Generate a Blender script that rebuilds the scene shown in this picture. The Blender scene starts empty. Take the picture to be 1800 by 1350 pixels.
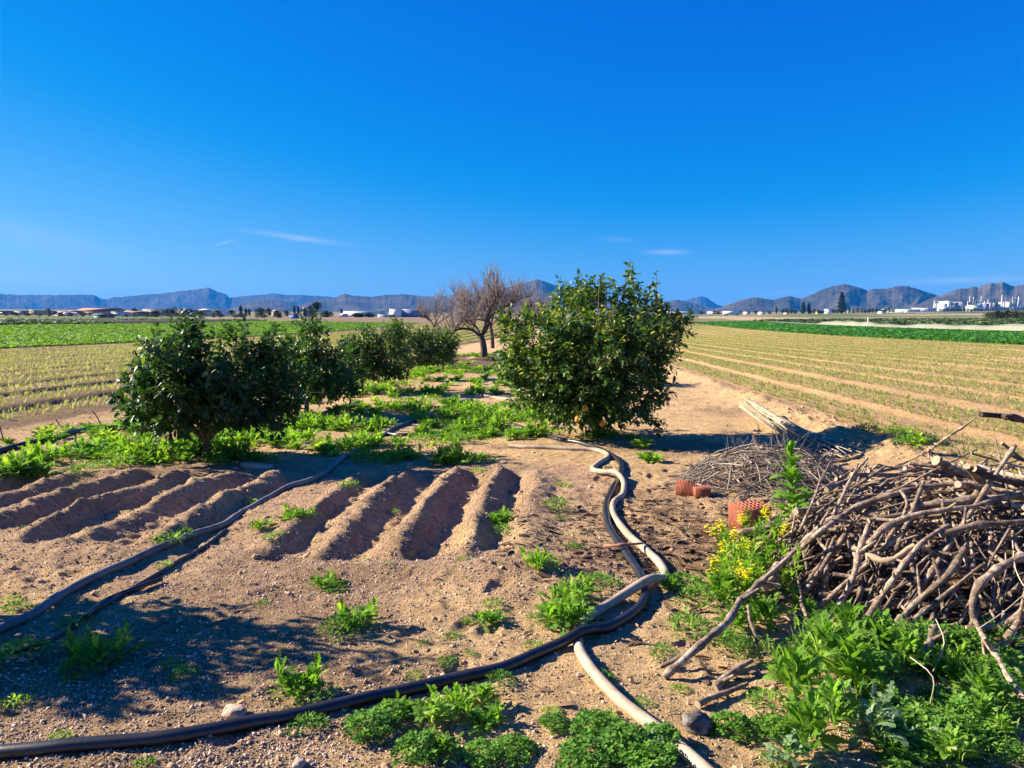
import bpy, math, random
import numpy as np
from mathutils import Vector
R = math.radians
rng = np.random.default_rng(7)
random.seed(7)
sc = bpy.context.scene
col = sc.collection
# ------------------------------------------------------------------ camera model
F, CZ, PITCH, YAW = 1285.0, 1.65, R(4.45), R(3.56)
FWD = np.array([-math.sin(YAW)*math.cos(PITCH), math.cos(YAW)*math.cos(PITCH), -math.sin(PITCH)])
RGT = np.array([math.cos(YAW), math.sin(YAW), 0.0])
UP = np.cross(RGT, FWD)
CAM = np.array([0, 0, CZ])
def ray(px, py):
    d = FWD + RGT*((px-900)/F) + UP*((675-py)/F)
    return d/np.linalg.norm(d)
# ------------------------------------------------------------------ noise and terrain
def _hash(i, j, s):
    n = (i.astype(np.int64)*374761393 + j.astype(np.int64)*668265263 + s*982451653) & 0xffffffff
    n = ((n ^ (n >> 13))*1274126177) & 0xffffffff
    n = n ^ (n >> 16)
    return (n & 0xffffff)/float(0xffffff)
def vn(x, y, s=0):
    x = np.asarray(x, float); y = np.asarray(y, float)
    i = np.floor(x); j = np.floor(y); u = x-i; v = y-j
    u = u*u*(3-2*u); v = v*v*(3-2*v)
    a = _hash(i, j, s); b = _hash(i+1, j, s); c = _hash(i, j+1, s); d = _hash(i+1, j+1, s)
    return (a*(1-u)+b*u)*(1-v)+(c*(1-u)+d*u)*v
def fbm(x, y, s=0, o=4):
    t = 0; a = 0.5
    for k in range(o):
        t = t+a*vn(x, y, s+k*17); x = x*2.03+3.1; y = y*2.03+1.7; a *= .5
    return t/(1-.5**o)
def ss(a, b, x):
    t = np.clip((x-a)/(b-a), 0, 1)
    return t*t*(3-2*t)
def furrow(X, p, off, w):          # 0 on the bed, 1 in the furrow bottom
    d = np.abs((X-off+p/2) % p-p/2)
    return 1-ss(w*.35, w, d)
def macro(x, y):
    x = np.asarray(x, float); y = np.asarray(y, float)
    r = np.hypot(x, y); ax = np.abs(x)
    e = (.028*ax+.0085*np.maximum(y, 0)-1.3)/.25
    near = .25*np.log1p(np.exp(np.clip(e, -30, 30)))*(e < 30)+.25*e*(e >= 30)
    far = .0205*r-2*(1-np.exp(-r/300))
    w = ss(80, 250, r)
    return near*(1-w)+far*w
BED_R = (-2.2, -.3, 5.0, 8.0)   # right seed bed x0 x1 y0 y1 (rows run along +Y)
BED_L = (-6.6, -2.75, 5.15, 7.9)
def beds(x, y):
    w = fbm(x*2.2, y*1.3, 5, 3)-.5
    def one(B, off, p, amp, slant, j):
        x0, x1, y0, y1 = B
        xx = x+slant*(y-6.5)+w*.16
        yy = y+(vn(x*2.3, y*0, 61)-.5)*.45+(vn(x*6.3, y*2, 62)-.5)*.2
        m = ss(x0-.16, x0+.16, xx)*(1-ss(x1-.12, x1+.12, xx))*ss(y0-.2, y0+.22, yy)*(1-ss(y1-.3, y1+.15, yy))
        ph = (xx-off)/p*2*math.pi
        s = np.cos(ph)+.18*np.cos(2*ph)
        k = np.floor((xx-off)/p+.5)
        var = .8+.4*_hash(k, k*0+j, 9)
        return m, m*amp*s*var*(.8+.4*vn(y*1.7, k*3.1, 12))
    m1, a = one(BED_R, -1.18, .52, .066, -.02, 1)
    m2, b = one(BED_L, -3.05, .55, .066, .0, 2)
    # end mounds
    rim = .07*np.exp(-((y-4.75)/.17)**2)*ss(-2.2, -1.6, x)*(1-ss(-.4, .3, x))
    rim = rim+.06*np.exp(-((y-4.9)/.2)**2)*ss(-5.5, -4.5, x)*(1-ss(-3.2, -2.5, x))
    rim = rim+.07*np.exp(-((x+.25)/.2)**2)*ss(4.8, 5.3, y)*(1-ss(7.8, 8.3, y))
    return m1+m2, a+b+rim
_fr = np.random.default_rng(17)
FEET = []
for (x0, y0, x1, y1) in ((-1.4, 2.7, .1, 5.0), (.9, 3.1, .5, 8.5), (-.3, 3.0, -.6, 4.6), (1.0, 6.8, 1.6, 12.0), (-2.6, 3.4, -1.5, 4.6)):
    d_ = math.hypot(x1-x0, y1-y0); n_ = int(d_/.36); a_ = math.atan2(y1-y0, x1-x0)
    for k_ in range(n_):
        t_ = (k_+.3*_fr.random())/n_; s_ = .09*(1 if k_ % 2 else -1); FEET.append((x0+(x1-x0)*t_-math.sin(a_)*s_, y0+(y1-y0)*t_+math.cos(a_)*s_, a_+_fr.normal()*.15))
def height(x, y):
    x = np.asarray(x, float); y = np.asarray(y, float)
    h = macro(x, y)
    r = np.hypot(x, y)
    nearw = 1-ss(40, 90, r)
    orch = ss(-8.6, -7.6, x)*(1-ss(4.1, 4.7, x))
    h = h+orch*nearw*((fbm(x/1.7, y/1.7, 3, 3)-.5)*.14)
    mb, b = beds(x, y)
    h = h+b
    fine = (1-ss(14, 26, r))
    clod = fbm(x/.16, y/.16, 21, 3)-.5
    clod2 = np.abs(fbm(x/.3, y/.3, 33, 3)-.5)+.5*(vn(x/.055, y/.055, 35)-.5)
    amt = .022+.035*ss(.45, .7, fbm(x/1.1, y/1.1, 41, 2))
    bermw = np.exp(-((x-4.35-.35*(fbm(y/2.3, y*0, 2, 2)-.5))/.40)**2)*ss(5.5, 8, y)
    bermw2 = np.exp(-((x+8.2)/.5)**2)
    cr = np.clip(fbm(x/.11+5, y/.11, 91, 3)-.5, 0, 1)
    h = h+fine*(clod*amt*(1+3.2*bermw+2*bermw2)*(1+.3*mb)+clod2*.02+mb*(.13*cr*vn(x/.35, y/.35, 92)+.05*(fbm(x/.4, y/.25, 93, 2)-.5)))
    h = h+nearw*(bermw*(.10+.16*(fbm(x/.35, y/.35, 77, 3)-.3))+bermw2*.10)
    # fields
    fr = ss(4.6, 5.1, x)*(1-ss(34, 35.5, x))
    fl = ss(8.4, 9.0, -x)*(1-ss(33.6, 35, -x))
    fieldw = (1-ss(120, 200, y))
    wob = (fbm(x/3, y/9, 8, 2)-.5)*.12
    h = h+fieldw*fr*(.06-.085*furrow(x+wob, 2.05, 8.25, .42)+(fbm(x/.25, y/.5, 51, 2)-.5)*.05)
    h = h+fieldw*fl*(.10-.20*furrow(x+wob, 2.1, -10.4, .42)+(fbm(x/.25, y/.5, 52, 2)-.5)*.05)
    if np.size(x) and np.min(y) < 7:
        for (fx, fy, fa) in FEET:
            k = (np.abs(x-fx) < .3) & (np.abs(y-fy) < .3)
            if np.any(k):
                dx, dy = x-fx, y-fy; u_ = dx*math.cos(fa)+dy*math.sin(fa); v_ = -dx*math.sin(fa)+dy*math.cos(fa); q_ = (u_/.13)**4+(v_/.05)**4
                h = h-np.where(k, .017*np.exp(-q_)-.008*np.exp(-(np.sqrt(np.abs(u_/.16)**2+np.abs(v_/.075)**2)-1)**2*14), 0)
    # worked soil near the bare trees, dark bank beyond the lettuce
    h = h+.22*np.exp(-((x+3.6)/2.0)**2-((y-37)/3)**2)+.2*np.exp(-((x+1.2)/2)**2-((y-42)/3)**2)
    return h
PILE = (np.array([2.80, 5.05]), 1.42, 1.2, .60)
def mound(x, y):
    c, a, b, hh = PILE
    dx = (x-c[0]); dy = (y-c[1])
    u = dx*RGT[0]+dy*RGT[1]; v = -dx*RGT[1]+dy*RGT[0]
    u = np.where(u > 0, u/2.2, u/a); v = v/b
    q = np.clip(1-u*u-v*v, 0, 1)
    return hh*q**.5
def surf(x, y):
    return height(x, y)+mound(x, y)
TS = np.geomspace(1.2, 16000, 2600)
def hit(px, py, fn=height):
    d = ray(px, py)
    P = CAM+TS[:, None]*d
    g = P[:, 2]-fn(P[:, 0], P[:, 1])
    k = np.argmax(g < 0)
    if g[k] >= 0: k = len(TS)-1
    if k == 0: k = 1
    f = g[k-1]/(g[k-1]-g[k]+1e-12)
    t = TS[k-1]+f*(TS[k]-TS[k-1])
    return CAM+t*d
def at(px, dist):
    d = ray(px, 575); d = d[:2]/np.linalg.norm(d[:2])
    # forward distance along the optical axis
    k = dist/(d @ np.array([-math.sin(YAW), math.cos(YAW)]))
    p = d*k
    return np.array([p[0], p[1], float(height(p[0], p[1]))])
def ppm(p):                        # metres per photo pixel at point p
    return float((np.asarray(p)-CAM) @ FWD)/F
def project(P):
    d = P-CAM
    z = d @ FWD
    return 900+F*(d @ RGT)/z, 675-F*(d @ UP)/z, z
# ------------------------------------------------------------------ mesh helpers
class MB:
    def __init__(s): s.V = []; s.T = []; s.Q = []; s.r = []; s.tm = []; s.qm = []; s.n = 0
    def add(s, V, T=None, Q=None, rnd=.5, mi=0):
        V = np.asarray(V, float).reshape(-1, 3)
        if T is not None and len(T): T = np.asarray(T, int).reshape(-1, 3); s.T.append(T+s.n); s.tm.append(np.full(len(T), mi))
        if Q is not None and len(Q): Q = np.asarray(Q, int).reshape(-1, 4); s.Q.append(Q+s.n); s.qm.append(np.full(len(Q), mi))
        s.V.append(V); s.r.append(np.broadcast_to(np.asarray(rnd, float), (len(V),))); s.n += len(V)
        return s
    def mesh(s, name, mats, smooth=False):
        V = np.concatenate(s.V) if s.V else np.zeros((0, 3))
        T = np.concatenate(s.T) if s.T else np.zeros((0, 3), int)
        Q = np.concatenate(s.Q) if s.Q else np.zeros((0, 4), int)
        me = bpy.data.meshes.new(name)
        me.vertices.add(len(V)); me.vertices.foreach_set('co', V.astype(np.float32).ravel())
        nl = 3*len(T)+4*len(Q)
        me.loops.add(nl); me.loops.foreach_set('vertex_index', np.concatenate([T.ravel(), Q.ravel()]).astype(np.int32))
        me.polygons.add(len(T)+len(Q))
        st = np.concatenate([np.arange(len(T))*3, 3*len(T)+np.arange(len(Q))*4]).astype(np.int32)
        me.polygons.foreach_set('loop_start', st)
        if not isinstance(mats, (list, tuple)): mats = [mats]
        for m in mats: me.materials.append(m)
        if len(mats) > 1:
            me.polygons.foreach_set('material_index', np.concatenate([x for x in s.tm]+[x for x in s.qm]).astype(np.int32))
        if smooth: me.polygons.foreach_set('use_smooth', np.ones(len(T)+len(Q), bool))
        a = me.attributes.new('rnd', 'FLOAT', 'POINT'); a.data.foreach_set('value', np.concatenate(s.r).astype(np.float32))
        me.update(); me.validate()
        return me
    def build(s, name, mats, parent=None, loc=None, smooth=False):
        o = bpy.data.objects.new(name, s.mesh(name, mats, smooth)); col.objects.link(o)
        if parent: o.parent = parent
        if loc is not None: o.location = [float(c) for c in loc]
        return o
def tag(o, label, cat, group=None, kind=None):
    if label: o['label'] = label
    if cat: o['category'] = cat
    if group: o['group'] = group
    if kind: o['kind'] = kind
    return o
def thing(name, label, cat, loc, rz=0, group=None):
    o = bpy.data.objects.new(name, None); col.objects.link(o); o.empty_display_size = .1
    o.location = [float(c) for c in loc]; o.rotation_euler = (0, 0, rz)
    return tag(o, label, cat, group)
def unit(v): return v/np.maximum(np.linalg.norm(v, axis=-1, keepdims=True), 1e-9)
def frames(d, up=None, roll=None):
    """(n,3,3) matrices whose columns are along d, sideways, normal"""
    d = unit(np.asarray(d, float)); n = len(d)
    up = np.tile([0, 0, 1.], (n, 1)) if up is None else up
    s = np.cross(up, d); bad = np.linalg.norm(s, axis=1) < 1e-3
    s[bad] = [1, 0, 0]; s = unit(s); u = np.cross(d, s)
    if roll is not None:
        c, k = np.cos(roll)[:, None], np.sin(roll)[:, None]
        s, u = s*c+u*k, u*c-s*k
    return np.stack([d, s, u], axis=2)
def scatter(mb, tpl, P, M, S, rnd=None, mi=0):
    V, T, Q = tpl; n = len(P); k = len(V)
    S = np.asarray(S, float)
    VV = np.asarray(V)[None]*(S[:, None, None] if S.ndim == 1 else S[:, None, :])
    W = np.einsum('nij,nkj->nki', M, VV)+P[:, None, :]
    off = (np.arange(n)*k)[:, None, None]
    TT = (np.asarray(T, int).reshape(1, -1, 3)+off).reshape(-1, 3) if T is not None and len(T) else None
    QQ = (np.asarray(Q, int).reshape(1, -1, 4)+off).reshape(-1, 4) if Q is not None and len(Q) else None
    r = rng.random(n) if rnd is None else rnd
    mb.add(W.reshape(-1, 3), TT, QQ, np.repeat(r, k), mi)
def tube(mb, P, rad, sides=6, cap=True, rnd=.5, mi=0, capmi=None, twist=0):
    P = np.asarray(P, float); n = len(P); rad = np.broadcast_to(np.asarray(rad, float), (n,))
    t = unit(np.gradient(P, axis=0))
    ref = np.array([0, 0, 1.]) if abs(t[0][2]) < .9 else np.array([1., 0, 0])
    a = np.cross(t[0], ref); a /= np.linalg.norm(a)
    A = np.empty((n, 3))
    for i in range(n):
        a = a-t[i]*(a @ t[i]); a = a/(np.linalg.norm(a)+1e-9); A[i] = a
    B = np.cross(t, A)
    th = np.arange(sides)/sides*2*math.pi
    V = P[:, None]+rad[:, None, None]*(A[:, None]*np.cos(th)[None, :, None]+B[:, None]*np.sin(th)[None, :, None])
    i = np.arange(n-1)[:, None]*sides; j = np.arange(sides)[None]; j2 = (j+1) % sides
    Q = np.stack([i+j, i+j2, i+sides+j2, i+sides+j], -1).reshape(-1, 4)
    mb.add(V.reshape(-1, 3), None, Q, rnd, mi)
    if cap:
        cm = mi if capmi is None else capmi
        for e, idx in ((0, 0), (n-1, n-1)):
            ring = V[idx]; c = P[idx]
            k = np.arange(sides)
            T = np.stack([np.full(sides, sides), k, (k+1) % sides], -1)
            if e == 0: T = T[:, ::-1]
            mb.add(np.vstack([ring, c]), T, None, rnd, cm)
def spline(P, step):
    P = np.asarray(P, float)
    Q = np.vstack([2*P[0]-P[1], P, 2*P[-1]-P[-2]]); out = []
    for i in range(1, len(Q)-2):
        a, b, c, d = Q[i-1:i+3]; n = max(2, int(np.linalg.norm(c-b)/step))
        t = np.linspace(0, 1, n, endpoint=False)[:, None]
        out.append(.5*((2*b)+(c-a)*t+(2*a-5*b+4*c-d)*t**2+(3*b-a-3*c+d)*t**3))
    out.append(P[-1:])
    return np.vstack(out)
def box(mb, x0, x1, y0, y1, z0, z1, rnd=.5, mi=0):
    V = [(x, y, z) for z in (z0, z1) for y in (y0, y1) for x in (x0, x1)]
    Q = [(0, 2, 3, 1), (4, 5, 7, 6), (0, 1, 5, 4), (2, 6, 7, 3), (1, 3, 7, 5), (0, 4, 6, 2)]
    return mb.add(V, None, Q, rnd, mi)
def gable(mb, x0, x1, y0, y1, z0, z1, along='x', rnd=.5, mi=0):
    if along == 'x':
        V = [(x0, y0, z0), (x1, y0, z0), (x1, y1, z0), (x0, y1, z0), (x0, (y0+y1)/2, z1), (x1, (y0+y1)/2, z1)]
        Q = [(0, 1, 5, 4), (2, 3, 4, 5), (0, 3, 2, 1)]; T = [(1, 2, 5), (3, 0, 4)]
    else:
        V = [(x0, y0, z0), (x1, y0, z0), (x1, y1, z0), (x0, y1, z0), ((x0+x1)/2, y0, z1), ((x0+x1)/2, y1, z1)]
        Q = [(1, 2, 5, 4), (3, 0, 4, 5), (0, 3, 2, 1)]; T = [(0, 1, 4), (2, 3, 5)]
    return mb.add(V, T, Q, rnd, mi)
ICO = None
def ico():
    global ICO
    if ICO is None:
        p = (1+5**.5)/2
        V = unit(np.array([(-1, p, 0), (1, p, 0), (-1, -p, 0), (1, -p, 0), (0, -1, p), (0, 1, p), (0, -1, -p), (0, 1, -p), (p, 0, -1), (p, 0, 1), (-p, 0, -1), (-p, 0, 1)], float))
        T = [(0, 11, 5), (0, 5, 1), (0, 1, 7), (0, 7, 10), (0, 10, 11), (1, 5, 9), (5, 11, 4), (11, 10, 2), (10, 7, 6), (7, 1, 8), (3, 9, 4), (3, 4, 2), (3, 2, 6), (3, 6, 8), (3, 8, 9), (4, 9, 5), (2, 4, 11), (6, 2, 10), (8, 6, 7), (9, 8, 1)]
        ICO = (V, np.array(T))
    return ICO
def subdiv(V, T):
    V = list(map(tuple, V)); cache = {}; out = []
    def mid(a, b):
        k = (min(a, b), max(a, b))
        if k not in cache:
            m = (np.array(V[a])+np.array(V[b]))/2; V.append(tuple(m/np.linalg.norm(m))); cache[k] = len(V)-1
        return cache[k]
    for a, b, c in T:
        x, y, z = mid(a, b), mid(b, c), mid(c, a); out += [(a, x, z), (x, b, y), (z, y, c), (x, y, z)]
    return np.array(V), np.array(out)
SPH1 = subdiv(*ico()); SPH2 = subdiv(*SPH1)
# ------------------------------------------------------------------ materials
def nodes(name):
    m = bpy.data.materials.new(name); m.use_nodes = True; nt = m.node_tree
    for n in list(nt.nodes): nt.nodes.remove(n)
    out = nt.nodes.new('ShaderNodeOutputMaterial'); return m, nt, out
def L(nt, a, b): nt.links.new(a, b)
def N(nt, t, **kw):
    n = nt.nodes.new('ShaderNode'+t)
    for k, v in kw.items():
        if k.startswith('i_'): n.inputs[k[2:].replace('_', ' ')].default_value = v
        else: setattr(n, k, v)
    return n
def ramp(nt, fac, stops):
    r = nt.nodes.new('ShaderNodeValToRGB'); e = r.color_ramp.elements
    while len(e) < len(stops): e.new(.5)
    for k, (p, c) in enumerate(stops): e[k].position = p; e[k].color = (*c, 1)
    L(nt, fac, r.inputs[0]); return r.outputs[0]
def noise(nt, vec, scale, detail=4, rough=.6, dist=0):
    n = N(nt, 'TexNoise'); n.inputs['Scale'].default_value = scale; n.inputs['Detail'].default_value = detail
    n.inputs['Roughness'].default_value = rough; n.inputs['Distortion'].default_value = dist
    L(nt, vec, n.inputs['Vector']); return n.outputs['Fac']
def mixc(nt, f, a, b, mode='MIX'):
    n = nt.nodes.new('ShaderNodeMix'); n.data_type = 'RGBA'; n.blend_type = mode
    for s, v in ((0, f), (6, a), (7, b)):
        if hasattr(v, 'links'): L(nt, v, n.inputs[s])
        else: n.inputs[s].default_value = v if s == 0 else (*v, 1)
    return n.outputs[2]
def leafmat(name, stops, rough=.45, trans=.3, tcol=1.6, spec=.4, wrinkle=0):
    m, nt, out = nodes(name)
    a = N(nt, 'Attribute', attribute_name='rnd')
    oi = N(nt, 'ObjectInfo'); ob = N(nt, 'Math', operation='MULTIPLY_ADD'); L(nt, oi.outputs['Random'], ob.inputs[0]); ob.inputs[1].default_value = .36; ob.inputs[2].default_value = -.43
    g = N(nt, 'NewGeometry')
    nz = noise(nt, g.outputs['Position'], 9, 3)
    ad = N(nt, 'Math', operation='MULTIPLY_ADD'); L(nt, nz, ad.inputs[0]); ad.inputs[1].default_value = .5; L(nt, ob.outputs[0], ad.inputs[2])
    s = N(nt, 'Math', operation='ADD', use_clamp=True); L(nt, a.outputs['Fac'], s.inputs[0]); L(nt, ad.outputs[0], s.inputs[1])
    c = ramp(nt, s.outputs[0], stops)
    p = N(nt, 'BsdfPrincipled'); L(nt, c, p.inputs['Base Color']); p.inputs['Roughness'].default_value = rough; p.inputs['Specular IOR Level'].default_value = spec
    if wrinkle:
        b = N(nt, 'Bump'); b.inputs['Distance'].default_value = wrinkle; L(nt, noise(nt, g.outputs['Position'], 70, 4, .6), b.inputs['Height']); L(nt, b.outputs[0], p.inputs['Normal'])
    t = N(nt, 'BsdfTranslucent')
    tc = mixc(nt, 1.0, c, (tcol, tcol*1.05, tcol*.45), 'MULTIPLY'); L(nt, tc, t.inputs['Color'])
    mx = N(nt, 'MixShader'); mx.inputs[0].default_value = trans
    L(nt, p.outputs[0], mx.inputs[1]); L(nt, t.outputs[0], mx.inputs[2]); L(nt, mx.outputs[0], out.inputs[0])
    return m
def simple(name, c, rough=.7, var=.25, scale=3., bump=0., bscale=30., spec=.3, metal=0, stretch=None, rnd=0., c2=None):
    """base colour with broken-up value noise; object coordinates"""
    m, nt, out = nodes(name)
    tc = N(nt, 'TexCoord'); v = tc.outputs['Object']
    if stretch:
        mp = N(nt, 'Mapping'); mp.inputs['Scale'].default_value = stretch; L(nt, v, mp.inputs[0]); v = mp.outputs[0]
    nz = noise(nt, v, scale, 5, .65)
    k = c2 if c2 else tuple(x*(1-var) for x in c)
    k1 = tuple(min(1, x*(1+var*.6)) for x in c)
    cc = ramp(nt, nz, [(.32, k), (.55, c), (.75, k1)])
    if rnd:
        a = N(nt, 'Attribute', attribute_name='rnd')
        mr = N(nt, 'MapRange'); L(nt, a.outputs['Fac'], mr.inputs[0]); mr.inputs[3].default_value = 1-rnd; mr.inputs[4].default_value = 1+rnd
        cm = N(nt, 'CombineColor')
        for i in range(3): L(nt, mr.outputs[0], cm.inputs[i])
        cc = mixc(nt, 1., cc, cm.outputs[0], 'MULTIPLY')
    p = N(nt, 'BsdfPrincipled'); L(nt, cc, p.inputs['Base Color']); p.inputs['Roughness'].default_value = rough
    p.inputs['Specular IOR Level'].default_value = spec; p.inputs['Metallic'].default_value = metal
    if bump:
        b = N(nt, 'Bump'); b.inputs['Distance'].default_value = bump; b.inputs['Strength'].default_value = .9
        L(nt, noise(nt, v, bscale, 5, .7), b.inputs['Height']); L(nt, b.outputs[0], p.inputs['Normal'])
    L(nt, p.outputs[0], out.inputs[0]); return m
def soilmat():
    m, nt, out = nodes('soil')
    g = N(nt, 'NewGeometry'); pos = g.outputs['Position']
    a = N(nt, 'Attribute', attribute_name='soilcol'); c = a.outputs['Color']
    big = ramp(nt, noise(nt, pos, 1.3, 6, .65), [(.3, (.84, .82, .8)), (.5, (1.08, 1.08, 1.08)), (.72, (1.22, 1.2, 1.17))])
    c = mixc(nt, 1, c, big, 'MULTIPLY')
    mid = ramp(nt, noise(nt, pos, 16, 5, .7), [(.32, (.56, .52, .49)), (.5, (1, 1, 1)), (.68, (1.22, 1.2, 1.16))])
    c = mixc(nt, 1, c, mid, 'MULTIPLY')
    grit = ramp(nt, noise(nt, pos, 120, 3, .7), [(.36, (.42, .39, .36)), (.5, (1, 1, 1)), (.66, (1.4, 1.36, 1.3))])
    c = mixc(nt, 1, c, grit, 'MULTIPLY')
    vo = N(nt, 'TexVoronoi'); vo.inputs['Scale'].default_value = 55; L(nt, pos, vo.inputs['Vector'])
    sp = ramp(nt, vo.outputs['Distance'], [(.12, (1, 1, 1)), (.2, (0, 0, 0))])
    pick = ramp(nt, noise(nt, pos, 3.5, 3), [(.5, (0, 0, 0)), (.62, (.55, .55, .55))])
    f = mixc(nt, 1, sp, pick, 'MULTIPLY')
    pc = mixc(nt, .5, vo.outputs['Color'], (.5, .42, .36)); pc = mixc(nt, 1, pc, (.62, .56, .5), 'MULTIPLY')
    c = mixc(nt, f, c, pc)
    p = N(nt, 'BsdfPrincipled'); L(nt, c, p.inputs['Base Color']); p.inputs['Roughness'].default_value = .95; p.inputs['Specular IOR Level'].default_value = .12
    h = N(nt, 'Math', operation='MULTIPLY_ADD'); L(nt, noise(nt, pos, 45, 6, .75), h.inputs[0]); h.inputs[1].default_value = 1.0
    h2 = N(nt, 'Math', operation='MULTIPLY_ADD'); L(nt, noise(nt, pos, 13, 5, .7), h2.inputs[0]); h2.inputs[1].default_value = 2.2; L(nt, noise(nt, pos, 190, 3, .7), h2.inputs[2]); L(nt, h2.outputs[0], h.inputs[2])
    b = N(nt, 'Bump'); b.inputs['Distance'].default_value = .024; b.inputs['Strength'].default_value = 1; L(nt, h.outputs[0], b.inputs['Height'])
    L(nt, b.outputs[0], p.inputs['Normal']); L(nt, p.outputs[0], out.inputs[0]); return m
def barkmat(name, dark, mid, light, bump=.006):
    m, nt, out = nodes(name)
    tc = N(nt, 'TexCoord'); v = tc.outputs['Object']
    oi = N(nt, 'ObjectInfo')
    va = N(nt, 'VectorMath', operation='ADD'); L(nt, v, va.inputs[0]); L(nt, oi.outputs['Random'], va.inputs[1])
    v = va.outputs[0]
    n1 = noise(nt, v, 22, 6, .7, .6); n2 = noise(nt, v, 5, 3)
    c = ramp(nt, n1, [(.33, dark), (.5, mid), (.68, light)])
    pat = ramp(nt, n2, [(.42, (.72, .7, .68)), (.6, (1.15, 1.13, 1.1))])
    c = mixc(nt, 1, c, pat, 'MULTIPLY')
    mr = N(nt, 'MapRange'); L(nt, oi.outputs['Random'], mr.inputs[0]); mr.inputs[3].default_value = .72; mr.inputs[4].default_value = 1.22
    cm = N(nt, 'CombineColor')
    for i in range(3): L(nt, mr.outputs[0], cm.inputs[i])
    c = mixc(nt, 1, c, cm.outputs[0], 'MULTIPLY')
    p = N(nt, 'BsdfPrincipled'); L(nt, c, p.inputs['Base Color']); p.inputs['Roughness'].default_value = .85; p.inputs['Specular IOR Level'].default_value = .25
    b = N(nt, 'Bump'); b.inputs['Distance'].default_value = bump; L(nt, noise(nt, v, 45, 5, .75), b.inputs['Height']); L(nt, b.outputs[0], p.inputs['Normal'])
    L(nt, p.outputs[0], out.inputs[0]); return m
def hillmat(name, c1, c2, c3, s):
    m, nt, out = nodes(name)
    g = N(nt, 'NewGeometry'); pos = g.outputs['Position']
    c = ramp(nt, noise(nt, pos, s, 8, .7), [(.32, tuple(v*.42 for v in c1)), (.5, tuple(v*.45 for v in c2)), (.68, tuple(v*.5 for v in c3))])
    c = mixc(nt, 1, c, ramp(nt, noise(nt, pos, s*14, 5, .75), [(.35, (.55, .58, .5)), (.6, (1.2, 1.18, 1.1))]), 'MULTIPLY')
    p = N(nt, 'BsdfPrincipled'); L(nt, c, p.inputs['Base Color']); p.inputs['Roughness'].default_value = 1; p.inputs['Specular IOR Level'].default_value = 0
    L(nt, p.outputs[0], out.inputs[0]); return m
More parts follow.
